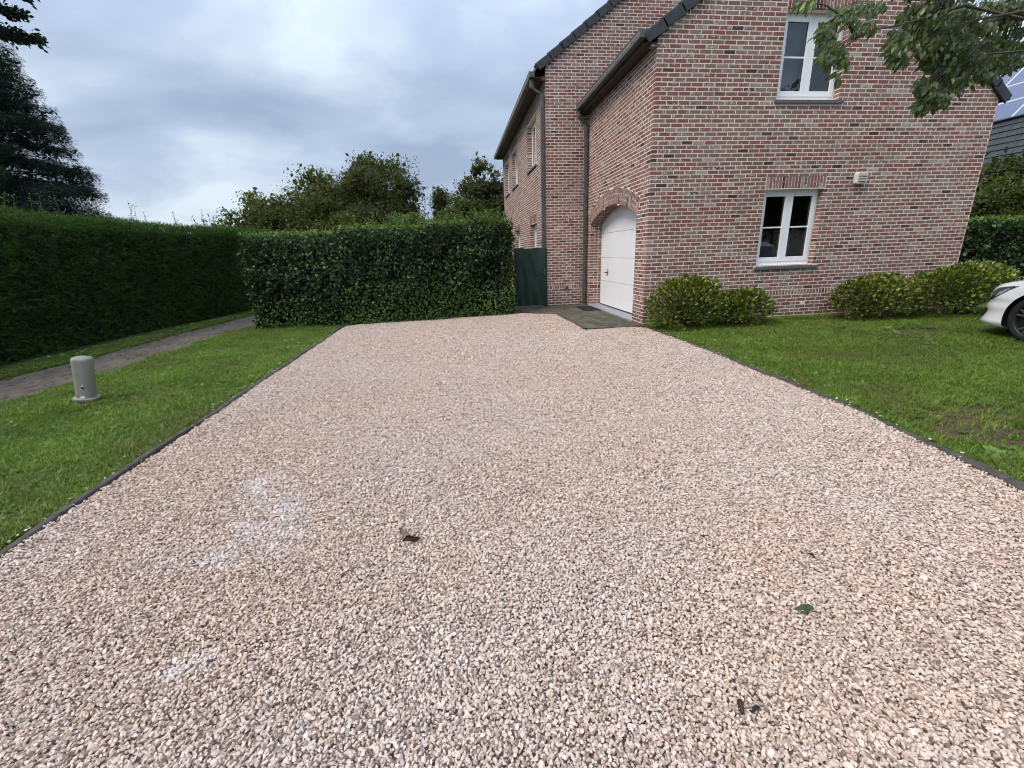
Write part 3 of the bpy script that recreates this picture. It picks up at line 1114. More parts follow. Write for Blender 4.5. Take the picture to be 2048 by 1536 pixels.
def wall_side():
    O = np.array([0., 0., 0.]); U = np.array([0., 1., 0.]); Nn = np.array([-1., 0., 0.])
    mv = []; mf = []
    for ri, (z0, z1, typ) in enumerate(ROWS):
        if z0 > SOFF + .10 or z1 < 0: continue
        zm = (z0 + z1) / 2
        hd = ri % 2
        first = .2 if hd else .1
        if typ == 'run':
            edges = [first] + [first + BL * (k + 1) - (0 if True else 0) for k in range(22)]
        else:
            edges = list(np.arange(.1, 4, .0625))
        for (a, b) in side_b(zm):
            for e0, e1 in zip(edges[:-1], edges[1:]):
                if e1 <= a + .02 or e0 >= b - .02: continue
                c0, c1 = max(e0, a), min(e1, b)
                if c1 - c0 < .035: continue
                add_brick(O, U, ZV, Nn, c0 + JT / 2, c1 - (JT / 2 if c1 < b - 1e-6 else .001), z0 + JT / 2, min(z1, SOFF) - JT / 2)
        lo = side_m(z0 + 1e-4); hi = side_m(z1 - 1e-4)
        if len(lo) != len(hi): lo = hi = side_m(zm)
        for (a0, b0), (a1, b1) in zip(lo, hi):
            n = len(mv); mo = -Nn * .0022
            mv += [O + U * a0 + ZV * z0 + mo, O + U * b0 + ZV * z0 + mo, O + U * b1 + ZV * z1 + mo, O + U * a1 + ZV * z1 + mo]
            mf.append((n, n + 1, n + 2, n + 3))
    # mortar face of the arch ring and the soffit lining
    K = 40
    for i in range(K):
        a0 = -ang_max + 2 * ang_max * i / K; a1 = -ang_max + 2 * ang_max * (i + 1) / K
        q = []
        for (R, a) in ((RAD, a0), (RAD, a1), (EXR, a1), (EXR, a0)):
            q.append((.0018, GC + R * math.sin(a), CZ + R * math.cos(a)))
        n = len(mv); mv += q; mf.append((n, n + 1, n + 2, n + 3))
        q = [(x, GC + RAD * math.sin(a), CZ + RAD * math.cos(a)) for x, a in ((.0018, a0), (.0018, a1), (.36, a1), (.36, a0))]
        q = [(x, y, z + .004) for x, y, z in q]
        n = len(mv); mv += q; mf.append((n, n + 1, n + 2, n + 3))
    for y in (GY0, GY1):
        s_ = -.004 if y == GY0 else .004
        n = len(mv); mv += [(.0018, y + s_, -.02), (.36, y + s_, -.02), (.36, y + s_, GSP + .01), (.0018, y + s_, GSP + .01)]
        mf.append((n, n + 1, n + 2, n + 3))
    return mesh_obj('wall', mv, mf, M['mortar'], house)


wall_side()
# radial bricks of the arch: alternating 2/3 + 1/3 pieces
NB = 50
for i in range(NB):
    a = -ang_max + 2 * ang_max * (i + .5) / NB
    U_ = np.array([0, math.cos(a), -math.sin(a)]); W_ = np.array([0, math.sin(a), math.cos(a)])
    hw = RAD * math.sin(ang_max / NB) - .0045
    Oc = np.array([0, GC, CZ])
    spl = RAD + (.195 if i % 2 else .095)
    for (r0, r1) in ((RAD - .001, spl - .005), (spl + .005, EXR - .004)):
        w0 = hw * (r0 + r1) / 2 / RAD
        add_brick(Oc, U_, W_, np.array([-1., 0, 0]), -w0, w0, r0, r1, .02)
    # soffit bricks
    for (x0, x1) in (((.02, .10), (.11, .28)) if i % 2 else ((.02, .19), (.20, .28))):
        add_brick(Oc + W_ * RAD, U_, np.array([1., 0, 0]), -W_, -hw, hw, x0, x1, .01)
jamb_bricks((0, GY1, 0), (1, 0, 0), (0, -1, 0), .28, .05, GSP)
jamb_bricks((0, GY0, 0), (1, 0, 0), (0, 1, 0), .28, .05, GSP)

# garage door -------------------------------------------------------------------
door = empty('garage_door', (0, 0, 0), house)
secs = [.075, .642, 1.185, 1.745, 2.33]
DX = .285
for a, b in zip(secs[:-1], secs[1:]):
    poly = []
    K = 16
    y0, y1 = GY0 - .02, GY1 + .02
    if b < GSP:
        poly = [(y0, a + .003), (y1, a + .003), (y1, b - .003), (y0, b - .003)]
    else:
        poly = [(y0, a + .003), (y1, a + .003), (y1, GSP)]
        for i in range(K + 1):
            an = ang_max - 2 * ang_max * i / K
            poly.append((GC + (RAD + .02) * math.sin(an), CZ + (RAD + .02) * math.cos(an)))
        poly.append((y0, GSP))
    mb = MB(); mb.prism(poly, lambda u, v, d: (d, u, v), DX, DX + .04)
    mb.build('door_panel', M['white_door'], door, bev=.004)
mb = MB(); mb.box(DX + .045, DX + .06, GY0 - .05, GY1 + .05, .02, 2.35); mb.build('door_seal', M['gasket'], door)
mb = MB(); mb.box(DX - .004, DX + .03, GY0, GY1, .055, .076); mb.build('bottom_seal', M['gasket'], door)
# door handle: plate with a lever turned down
mb = MB(); mb.box(DX - .012, DX - .001, 2.735, 2.765, .80, .93); mb.box(DX - .04, DX - .012, 2.742, 2.758, .845, .862); mb.box(DX - .055, DX - .038, 2.745, 2.85, .838, .862)
mb.build('door_handle', M['black'], door, bev=.003)
mb = MB(); mb.box(-.035, DX + .06, GY0 - .02, GY1 + .02, -.05, .055); mb.build('threshold', M['bluestone_light'], house, bev=.004)

# gable wall of the main house (faces -Y) -------------------------------------
RS = .73


def gable_top(z):
    """left edge of the main gable at height z (u from GX)"""
    return max(0., (z - 5.33) / RS)


MAINW = 8.6


def gable_mb(z):
    a = gable_top(z); b = MAINW - max(0., (z - 5.33) / RS)
    return [(a, b)] if b > a else []


def gable_b(z):
    a = gable_top(z); b = MAINW - max(0., (z - 5.33) / RS)
    if b <= a: return []
    # only what stands free above or left of the garage wing gets bricks
    if z < 4.5: b = min(b, -GX + .02)
    b = min(b, 4.6)
    return [(a, b)] if b > a + .05 else []


wall((GX, D, 0), (1, 0, 0), (0, -1, 0), gable_b, gable_mb, start=lambda r: (.19 if r % 2 else .09), zmax=8.6)

# long left wall of the main house (faces -X)
LW = 12.45
LWIN = [(4.85, 6.20, 3.60, 4.78), (8.22, 9.60, 3.60, 4.78), (10.55, 11.80, 3.60, 4.78)]
LWIN2 = [(4.90, 6.02, .90, 2.15), (8.08, 9.32, .90, 2.13)]
LSOFF = 5.10


def left_m(z):
    if z > LSOFF + .12: return []
    s = [(D, LW)]
    for (a, b, z0, z1) in LWIN + LWIN2:
        if z0 - .03 < z < z1: s = cut(s, a, b)
    return s


def left_b(z):
    if z > LSOFF: return []
    s = [(D, LW)]
    for (a, b, z0, z1) in LWIN + LWIN2:
        if z0 - .07 < z < z0: s = cut(s, a - .06, b + .06)
        if z0 < z < z1 + LINT - .02: s = cut(s, a, b)
    return s


def wall_left():
    O = np.array([GX, 0., 0.]); U = np.array([0., 1., 0.]); Nn = np.array([-1., 0., 0.])
    mv = []; mf = []
    for ri, (z0, z1, typ) in enumerate(ROWS):
        if z0 > LSOFF + .12 or z1 < 0: continue
        zm = (z0 + z1) / 2
        first = D + (.2 if ri % 2 else .1)
        edges = [first + BL * k for k in range(46)] if typ == 'run' else list(np.arange(D + .1, 13, .0625))
        for (a, b) in left_b(zm):
            for e0, e1 in zip(edges[:-1], edges[1:]):
                if e1 <= a + .02 or e0 >= b - .02: continue
                c0, c1 = max(e0, a), min(e1, b)
                if c1 - c0 < .035: continue
                add_brick(O, U, ZV, Nn, c0 + JT / 2, c1 - JT / 2, z0 + JT / 2, min(z1, LSOFF) - JT / 2)
        lo = left_m(z0 + 1e-4); hi = left_m(z1 - 1e-4)
        if len(lo) != len(hi): lo = hi = left_m(zm)
        for (a0, b0), (a1, b1) in zip(lo, hi):
            n = len(mv); mo = -Nn * .0022
            mv += [O + U * a0 + ZV * z0 + mo, O + U * b0 + ZV * z0 + mo, O + U * b1 + ZV * z1 + mo, O + U * a1 + ZV * z1 + mo]
            mf.append((n, n + 1, n + 2, n + 3))
    return mesh_obj('wall', mv, mf, M['mortar'], house)


wall_left()
for (a, b, z0, z1) in LWIN + LWIN2:
    # U along Y; frame T mirrors so that outward is -X
    soldiers((GX, 0, 0), (0, 1, 0), (0, 0, 1), (-1, 0, 0), a, b, z1 + .006, z1 + LINT - .01)
    wnd, PW = make_window((GX, 0, 0), (0, 1, 0), (-1, 0, 0), a, b, z0, z1, sashes=2 if b - a > 1.2 else 1, bar=False, rec=.14, room=True, bare_sill=.05)
    jamb_bricks((GX, b, 0), (1, 0, 0), (0, -1, 0), .14, z0, z1)
    room_box(PW, a - .3, b + .3, z0 - .5, z1 + .25, .25, 1.6, M['room_dark'], None, 'back_room')
# far end and hidden sides of the house, so it is a closed body
mb = MB()
mb.quad((GX, LW, -.02), (GX + MAINW, LW, -.02), (GX + MAINW, LW, 5.33), (GX, LW, 5.33))
mb.quad((GX + MAINW, D, -.02), (GX + MAINW, LW, -.02), (GX + MAINW, LW, 5.33), (GX + MAINW, D, 5.33))
mb.quad((FW, -.003, -.02), (FW, D, -.02), (FW, D, 3.66), (FW, -.003, 3.66))
n = len(mb.v); mb.v += [(GX, LW, 5.33), (GX + MAINW, LW, 5.33), (GX + MAINW / 2, LW, 5.33 + RS * MAINW / 2)]; mb.f.append((n, n + 1, n + 2))
mb.build('wall', simple('rear_brick', (.30, .16, .13), .9, nscale=6), house)

# choose the 300 bricks that show largest and make each an object of its own
SINGLES.sort(key=lambda s: (s[0][0] + s[1][0] * s[3] - CAM[0]) ** 2 + (0 - CAM[1]) ** 2 + (s[4] - CAM[2]) ** 2 * .6)
# those behind the low shrubs are skipped in favour of visible ones
vis = [s for s in SINGLES if not (s[4] < .95 and s[3] < 1.3) and not (s[4] < .62 and s[3] < 2.2)]
chosen = vis[:300]
chosen_ids = set(id(s) for s in chosen)
for s in SINGLES:
    if id(s) in chosen_ids: continue
    O_, U_, N_, uc, zc, w_, h_ = s
    add_brick(O_, U_, ZV, N_, uc - w_ / 2, uc + w_ / 2, zc - h_ / 2, zc + h_ / 2)
variants = []
for k in range(8):
    sv, sf, sr = BR_V, BR_F, BR_R
    BR_V, BR_F, BR_R = [], [], []
    add_brick(np.zeros(3), np.array([1., 0, 0]), ZV, np.array([0., -1., 0]), -.0948, .0948, -.0267, .0267, depth_jit=0)
    me = bpy.data.meshes.new('brick')
    me.from_pydata([tuple(v) for v in BR_V], [], BR_F); me.materials.append(M['brick1'])
    variants.append(me)
    BR_V, BR_F, BR_R = sv, sf, sr
for s in chosen:
    o = bpy.data.objects.new('brick', random.choice(variants))
    COL.objects.link(o); o.parent = house
    o.location = (s[0][0] + s[3], rng.normal(0, .0005), s[4])
    o.scale = (s[5] / .1896, 1, s[6] / .0534)
ob = np_mesh('brickwork', np.array(BR_V), np.array(BR_F), np.array(BR_R), M['brick'], house)
ob['kind'] = 'stuff'
print('bricks', len(BR_F) // 9)

# roofs ---------------------------------------------------------------------
def roof_slab(name, pts, th, y0, y1, mat=None):
    """pts: (x,z) polyline of the underside; extruded along Y with a thickness"""
    mb = MB()
    for (x0, z0), (x1, z1) in zip(pts[:-1], pts[1:]):
        mb.prism([(x0, z0), (x1, z1), (x1, z1 + th), (x0, z0 + th)], lambda u, v, d: (u, d, v), y0, y1)
    return mb.build(name, mat or M['slate'], house)


RG = 3.03 + .04
xr_ = (FW * .86 + 3.66 - 4.47) / (.72 + .86)   # ridge position of the garage wing
zr_ = 4.47 + .72 * xr_
roof_slab('roof', [(-.17, 4.58 - .17 * .72), (xr_, zr_ + .11), (FW + .16, 3.77 - .16 * .86)], .07, -.05, D + 2.2)
xm = GX + MAINW / 2; zm_ = 5.33 + RS * MAINW / 2
roof_slab('roof', [(GX - .20, 5.44 - .20 * RS), (xm, zm_ + .11), (GX + MAINW + .3, 5.44 - .3 * RS)], .07, D - .02, LW + .05)


def verge(x0, z0, slope, length, y0, y1, left=True, th=.165):
    """verge tiles climbing a gable, every tile overlapping the one below"""
    L_ = .335; s = 0.
    c = 1 / math.sqrt(1 + slope * slope)
    sx = 1 if left else -1
    while s < length:
        def T(a, b, d, s=s):
            # a along the slope, b perpendicular (up), small lift at the lower end so that the tiles step
            lift = .018 * (1 - a / .37)
            px = (s + a) * c - (b + lift) * slope * c
            pz = (s + a) * slope * c + (b + lift) * c
            return (x0 + sx * px, d, z0 + pz)
        mb = MB()
        mb.prism([(0, -.082), (.372, -.082), (.372, .072), (0, .072)], T, y0, y1)
        mb.prism([(-.004, .0), (.372, .02), (.372, .086), (-.004, .086)], T, y0 + .012, y1 + .20)
        o = mb.build('verge_tile', M['slate'], house, bev=.008)
        s += L_


verge(-.19, 4.47 - .19 * .72 + .085, .72, math.hypot(xr_ + .19, (xr_ + .19) * .72) , -.055, -.022)
verge(FW + .13, 3.66 - .13 * .86 + .085, .86, math.hypot(FW - xr_ + .13, (FW - xr_ + .13) * .86), -.055, -.022, left=False)
verge(GX - .17, 5.33 - .17 * RS + .085, RS, math.hypot(MAINW / 2 + .17, (MAINW / 2 + .17) * RS), D - .05, D - .018)

# gutters --------------------------------------------------------------------
def gutter(xo, w, z0, z1, y0, y1, xw, zs, ft=0.):
    g = MB()
    t_ = .006
    g.box(xo, xo + t_, y0, y1, z0, z1); g.box(xo + t_, xo + w, y0, y1, z0, z0 + t_); g.box(xo + w - t_, xo + w, y0, y1, z0 + t_, z1)
    g.box(xo + t_, xo + w - t_, y0, y0 + t_, z0 + t_, z1 - .001)
    g.box(xo + t_, xo + w - t_, y1 - t_, y1, z0 + t_, z1 - .001)
    g.box(xo - .008, xo + .004, y0 - .003, y1, z1 - .003, z1 + .009)
    o = g.build('gutter', M['zinc'], house)
    y = y0 + .35
    while y < y1 - .1:
        s = MB(); s.box(xo - .004, xo, y, y + .022, z0, z1 - .006); s.box(xo - .004, xo + w, y, y + .022, z0 - .004, z0)
        s.build('gutter_bracket', M['zinc'], house)
        y += .58
    # lighter grey band under the rim
    s = MB(); s.box(xo - .0025, xo - .0005, y0 + .004, y1, z0 + .045, z1 - .008); s.build('gutter_face', M['zinc_light'], house)
    # boarded soffit and fascia between gutter and wall
    s = MB(); s.box(xo + w + .001, xw - .006, y0 + .03, y1, zs, zs + .02); s.box(xo + w + .001, xo + w + .02, y0 + .10, y1, zs + .02, z1 + ft)
    s.build('soffit', M['soffit'], house)


gutter(-.300, .105, 4.445, 4.545, -.045, D - .01, 0.0, SOFF + .003)
gutter(GX - .365, .11, 5.115, 5.215, D - .045, LW - .05, GX, LSOFF + .003, .07)
# end corbel bricks under the gutter ends
for (x, y, z) in ((-.10, -.004, 4.335), (GX - .10, D - .004, 5.075)):
    mb = MB(); mb.box(x, x + .095, y, y + .10, z, z + .058); o = mb.build('corbel', M['brick1'], house, bev=.012)


def downpipe(pts, w=.085):
    mb = MB()
    P_ = [Vector(p) for p in pts]
    pts2 = [tuple(p) for p in P_]
    rings = []
    for i, p in enumerate(P_):
        # square section kept axis-aligned in X/Y, sheared on the bends
        n = len(mb.v); h = w / 2
        for (a, b) in ((-h, -h), (h, -h), (h, h), (-h, h)):
            mb.v.append((p.x + a, p.y + b, p.z))
        rings.append(n)
    for a, b in zip(rings[:-1], rings[1:]):
        for k in range(4):
            mb.f.append((a + k, a + (k + 1) % 4, b + (k + 1) % 4, b + k))
    mb.f.append(tuple(rings[0] + k for k in range(4))); mb.f.append(tuple(rings[-1] + k for k in reversed(range(4))))
    o = mb.build('downpipe', M['zinc'], house, bev=.012)
    z = pts[-1][2]
    top = max(p[2] for p in pts[-2:])
    x, y = pts[-1][0], pts[-1][1]
    zz = z + .55
    while zz < top:
        c = MB(); c.box(x - w / 2 - .006, x + w / 2 + .006, y - w / 2 - .006, y + w / 2 + .006, zz, zz + .03)
        c.build('pipe_clip', M['zinc'], house, bev=.003)
        zz += 1.05
    return o


downpipe([(-.245, D - .10, 4.435), (-.245, D - .10, 4.30), (-.075, D - .075, 4.17), (-.075, D - .075, .0)][:4], .08)
downpipe([(GX - .30, D + .10, 5.105), (GX - .30, D + .10, 4.94), (GX - .065, D + .10, 4.80), (GX - .065, D + .10, .0)], .085)

# small wall fittings ----------------------------------------------------------
lamp = empty('wall_light', (-.475, D, 2.12)); tag(lamp, 'small brass tube wall light on the gable between the downpipes', 'wall light')
lamp.location = (-.475, D, 2.12)
mb = MB(); mb.lathe([(0, -.085), (.021, -.085), (.024, -.08), (.024, .08), (.021, .085), (0, .085)], 20, lambda x, y, z: (x, y - .055, z)); mb.build('shade', M['brass'], lamp, smooth=False)
mb = MB(); mb.box(-.02, .02, -.035, -.002, -.02, .02); mb.build('bracket', M['brass'], lamp, bev=.003)
vent = empty('pipe_cap', (-.515, D, .46)); tag(vent, 'round grey pipe outlet low on the narrow gable wall', 'pipe outlet')
mb = MB(); mb.lathe([(.052, 0), (.055, .02), (.046, .035), (.036, .035), (.034, .012), (.0, .010)], 24, lambda x, y, z: (x, -z, y)); mb.build('ring', M['zinc_light'], vent)
mb = MB(); mb.lathe([(.028, .012), (.026, .018), (0, .019)], 20, lambda x, y, z: (x, -z, y)); mb.build('plug', M['zinc'], vent)

vl = empty('wall_vent', (3.855, 0, 2.425)); tag(vl, 'cream louvred vent cover on the brick facade right of the lower window', 'wall vent')
mb = MB()
w_, h_ = .105, .098
mb.prism([(-w_, -h_ + .02), (-w_ + .02, -h_), (w_ - .02, -h_), (w_, -h_ + .02), (w_, h_ - .03), (w_ - .03, h_), (-w_ + .03, h_), (-w_, h_ - .03)], lambda u, v, d: (u, d, v), -.002, -.085)
mb.build('housing', M['cream'], vl, bev=.010)
mb = MB(); mb.box(-.072, .078, -.090, -.0855, -.066, .070); mb.build('shade_plate', simple('painted_vent_shade', (.20, .20, .18), .7), vl)  # darker plate painted as the shade between the slats
for k in range(5):
    mb = MB(); mb.prism([(0, 0), (-.018, -.012), (-.018, -.016), (0, -.005)], lambda u, v, d, k=k: (d, -.0905 + u, .062 - k * .026 + v), -.07, .076)
    mb.build('slat', M['cream'], vl)

# ================================================================== PAVING BEFORE THE GARAGE
def build_pad():
    poly = [(-1.09, -.05), (-.004, -.02), (-.004, GY0 - .03), (-.036, GY0 - .03), (-.036, GY1 + .03), (-.004, GY1 + .03), (-.004, D - .004), (GX, D - .004), (GX - .9, D + .15), (-1.93, 2.58), (-1.13, 2.0)]
    mb = MB(); mb.prism(poly, lambda u, v, d: (u, v, d), .032, -.05)
    o = mb.build('paving', M['pad']); tag(o, 'mossy grey concrete apron in front of the garage door', None, None, 'structure')
    # kerb strips along the gravel side
    mb = MB()
    edge = [(-.10, -.075), (-1.115, -.105), (-1.155, 2.0), (-1.95, 2.60)]
    for (a, b) in zip(edge[:-1], edge[1:]):
        a = Vector(a); b = Vector(b); d = (b - a).normalized(); n_ = Vector((-d.y, d.x)) * .055
        mb.prism([tuple(a), tuple(b), tuple(b - n_), tuple(a - n_)], lambda u, v, dd: (u, v, dd), .040, -.05)
    o = mb.build('kerb', M['edging']); tag(o, None, None, None, 'structure')


build_pad()


def build_pavers():
    pad = bpy.data.objects['paving']
    m, t, b, o_ = mat_new('mossy_paver')
    r = rnd_socket(t, 'obj')
    c = ramp(t, r, [(0, (.070, .060, .040)), (.5, (.105, .095, .070)), (1, (.15, .13, .10))])
    c = mixc(t, maprange(t, noise(t, 6, 5), .42, .66, 0, .8), c, (.05, .055, .022))
    c = mixc(t, maprange(t, noise(t, 60, 4), .55, .72, 0, .5), c, (.21, .19, .16))
    t.links.new(c, b.inputs['Base Color']); b.inputs['Roughness'].default_value = .88
    bump(t, b, noise(t, 110, 4), .5, .004)
    inner = [(-1.02, .02), (-.05, .06), (-.05, D - .05), (GX + .06, D - .05), (GX - .8, D + .05), (-1.84, 2.66), (-1.08, 2.08)]
    hull = []
    ch = .006; w, l, hgt = .048, .098, .012
    mes = []
    for k in range(5):
        bm_ = MB()
        a, b2 = l - .003, w - .003
        v = [(-a, -b2, 0), (a, -b2, 0), (a, b2, 0), (-a, b2, 0), (-a, -b2, hgt - .004), (a, -b2, hgt - .004), (a, b2, hgt - .004), (-a, b2, hgt - .004),
             (-a + ch, -b2 + ch, hgt), (a - ch, -b2 + ch, hgt), (a - ch, b2 - ch, hgt), (-a + ch, b2 - ch, hgt)]
        f = [(8, 9, 10, 11)] + [(i, (i + 1) % 4, (i + 1) % 4 + 4, i + 4) for i in range(4)] + [(i + 4, (i + 1) % 4 + 4, (i + 1) % 4 + 8, i + 8) for i in range(4)]
        me = bpy.data.meshes.new('paver'); me.from_pydata(v, [], f); me.materials.append(m); mes.append(me)
    u = .1; cnt = 0
    ca, sa = math.cos(math.radians(45)), math.sin(math.radians(45))
    for i in range(-40, 40):
        for j in range(-12, 12):
            for k in (0, 1):
                # herringbone lattice: every L of two pavers repeats along (1,1) and (2,-2)
                bx, by = (i + 2 * j) * u, (i - 2 * j) * u
                if k == 0: x, y, rot = bx + u, by + u / 2, 0.
                else: x, y, rot = bx + u / 2, by + u * 2, math.pi / 2
                X, Y = x * ca - y * sa - .8, x * sa + y * ca + 1.5
                pts = np.array([[X, Y], [X + .07, Y], [X - .07, Y], [X, Y + .07], [X, Y - .07]])
                if not inside_poly(pts[:, 0], pts[:, 1], inner).all(): continue
                if cnt >= 300: continue
                o = bpy.data.objects.new('paver', random.choice(mes)); COL.objects.link(o); o.parent = pad
                o.location = (X, Y, .028 + random.uniform(-.0015, .002)); o.rotation_euler = (random.gauss(0, .008), random.gauss(0, .008), rot + math.radians(45))
                cnt += 1
    print('pavers', cnt)


build_pavers()
mat_o = empty('doormat', (-.235, 2.60, .034)); tag(mat_o, 'black rubber doormat lying before the garage threshold', 'doormat')
mb = MB(); mb.box(-.20, .195, -.41, .41, 0, .010); mb.build('backing', M['black'], mat_o, bev=.003)
mb = MB()
for i in range(26):
    y = -.385 + i * .0308
    mb.box(-.18, .175, y, y + .018, .010, .019)
mb.build('ribs', simple('mat_fibre', (.022, .02, .02), .9), mat_o)


# ================================================================== SIDE GATE
def build_gate():
    g = empty('side_gate', (-1.83, D + .05, .03)); tag(g, 'dark green fabric covered side gate between hedge and house', 'gate')
    W_, Z_ = .74, 1.405
    fr = MB()
    m_green = simple('green_gate_paint', (.008, .028, .022), .5)
    fr.tube([(0, 0, .02), (0, 0, Z_)], .02, 8); fr.tube([(W_, 0, .02), (W_, 0, Z_)], .02, 8)
    for z in (.06, .7, Z_ - .03): fr.tube([(0, 0, z), (W_, 0, z)], .014, 8)
    fr.build('frame', m_green, g)
    p = MB(); p.box(W_ + .025, W_ + .075, -.03, .03, -.03, Z_ + .03); p.build('post', m_green, g, bev=.004)
    m, t, b, o = mat_new('green_shade_netting')
    gco = t.nodes.new('ShaderNodeTexCoord')
    wv = N(t, 'ShaderNodeTexWave', wave_type='BANDS', bands_direction='Z', inp={'Scale': 9.0, 'Distortion': .3})
    t.links.new(gco.outputs['Object'], wv.inputs[0])
    c = mixc(t, maprange(t, wv.outputs[0], .2, .8, 0, .35), (.007, .036, .024), (.016, .058, .038))
    c = mixc(t, maprange(t, noise(t, 5, 4), .4, .7, 0, .5), c, (.004, .020, .014))
    t.links.new(c, b.inputs['Base Color']); b.inputs['Roughness'].default_value = .6
    nx, nz = 40, 50
    v = []; f = []
    for j in range(nz + 1):
        for i in range(nx + 1):
            u = i / nx; w = j / nz
            x = -.02 + u * (W_ + .06); z = .03 + w * (Z_ - .0) + (.012 * math.sin(u * 11) + .02 * math.exp(-((u - .28) / .06) ** 2)) * (w > .96)
            y = -.035 + .012 * math.sin(u * 23 + 3 * w) * (.3 + .7 * (1 - w)) + .010 * math.sin(u * 9 - 7 * w + 1) + .012 * math.sin((u * 14 + w * 10)) * math.exp(-((u + w * .6 - .9) / .25) ** 2)
            v.append((x, y, z))
            if i and j:
                q = j * (nx + 1) + i
                f.append((q - nx - 2, q - nx - 1, q, q - 1))
    mesh_obj('netting', v, f, m, g, smooth=True)
    h = MB(); h.box(W_ - .10, W_ + .04, -.075, -.045, .84, .862); h.box(W_ - .01, W_ + .03, -.06, -.04, .78, .93)
    h.build('handle', simple('gate_handle', (.05, .07, .07), .4), g, bev=.003)


build_gate()

# ================================================================== UTILITY PILLAR
def build_pillar():
    b = empty('cable_pillar', (-7.275, -2.66, 0)); b.rotation_euler = (math.radians(1), math.radians(9), math.radians(12)); b.scale = (.77, .77, 1)
    tag(b, 'grey plastic utility pillar with domed cap standing in the left lawn strip', 'utility pillar')
    m1 = simple('grey_polyester', (.255, .245, .21), .55, nscale=6, namp=.12, bmp=.05)
    mb = MB(); mb.lathe([(.100, .085), (.098, .30), (.105, .47), (.103, .488), (.092, .503), (.06, .512), (.0, .515)], 48, None, 3.2); mb.build('cap', m1, b, smooth=True)
    mb = MB(); mb.lathe([(.0, -.05), (.105, -.05), (.108, .05), (.128, .056), (.130, .078), (.122, .086), (.100, .088), (.0, .088)], 48, None, 3.2); mb.build('base_ring', m1, b, smooth=False, bev=.003)
    mb = MB(); mb.lathe([(.011, 0), (.011, .006), (0, .006)], 16, lambda x, y, z: (.012 + x, -.1005 - z, .20 + y)); mb.build('lock', M['black'], b)
    mb = MB(); mb.lathe([(.008, 0), (.008, .004), (0, .004)], 16, lambda x, y, z: (.012 + x, -.1005 - z, .218 + y)); mb.build('rivet', M['white'], b)
    mb = MB(); mb.box(-.02, .03, -.112, -.098, .088, .105); mb.build('latch', M['white'], b, bev=.003)
    mb = MB(); mb.box(-.06, -.035, -.104, -.098, .112, .116); mb.build('slot', M['black'], b)


build_pillar()

# ================================================================== GRASS
def tuft(seed, nb, h, w, lean):
    r = np.random.default_rng(seed)
    V = []; F = []
    for _ in range(nb):
        a = r.uniform(0, 6.28); p = r.normal(0, .016, 2)
        d = np.array([math.cos(a), math.sin(a)]); q = np.array([-d[1], d[0]]) * w * r.uniform(.7, 1.3)
        hh = h * r.uniform(.55, 1.15); ln = lean * r.uniform(.2, 1.3) * hh
        n = len(V)
        b0 = np.array([p[0], p[1], 0.]); Q = np.array([q[0], q[1], 0]); Dd = np.array([d[0], d[1], 0])
        V += [b0 - Q, b0 + Q, b0 + Dd * ln * .35 + Q * .8 + ZV * hh * .6, b0 + Dd * ln * .35 - Q * .8 + ZV * hh * .6, b0 + Dd * ln + ZV * hh]
        F += [(n, n + 1, n + 2), (n, n + 2, n + 3), (n + 3, n + 2, n + 4)]
    return np.array(V), np.array(F)


def rosette(seed, n, size):
    r = np.random.default_rng(seed); T, FT = leaf_template('ovate')
    V = []; F = []
    for i in range(n):
        a = 6.28 * i / n + r.uniform(-.3, .3); el = r.uniform(.15, .7)
        d = np.array([math.cos(a) * math.cos(el), math.sin(a) * math.cos(el), math.sin(el)])
        x = np.cross(d, ZV); x /= np.linalg.norm(x); z = np.cross(x, d)
        s = size * r.uniform(.6, 1.2)
        k = len(V)
        V += [(T[j, 0] * x * .8 + T[j, 1] * d + T[j, 2] * z) * s for j in range(len(T))]
        F += [tuple(k + q for q in f) for f in FT]
    return np.array(V), np.array(F)


def lawn_mask_left(X, Y):
    near = np.array(PATH_NEAR)
    xa = np.interp(Y, near[:, 1], near[:, 0]) + .05 * np.sin(Y * 5.1) + .04 * np.sin(Y * 11.3 + 1)
    return (X > xa - .05 + rng.normal(0, .03, len(X))) & (X < -5.735) & (Y < 2.2)


def lawn_mask_right(X, Y):
    xr = np.interp(Y, [-9, -7.8, -5.82, -4.48, -2.03, -.3], [-1.2, -.9, -.335, -.107, -.05, -.05]) + .07
    ok = (X > xr) & (Y < -.03)
    # bare patches of earth
    for (cx, cy, rx, ry, dens) in ((3.6, -1.75, .48, .20, .96), (2.9, -1.35, .32, .10, .75), (.42, -5.08, .34, .28, .90), (.72, -4.75, .40, .17, .85), (.1, -4.9, .15, .25, .6), (.9, -3.9, .4, .15, .55)):
        d = ((X - cx) / rx) ** 2 + ((Y - cy) / ry) ** 2
        ok &= ~((d < 1) & (rng.random(len(X)) < dens))
    return ok


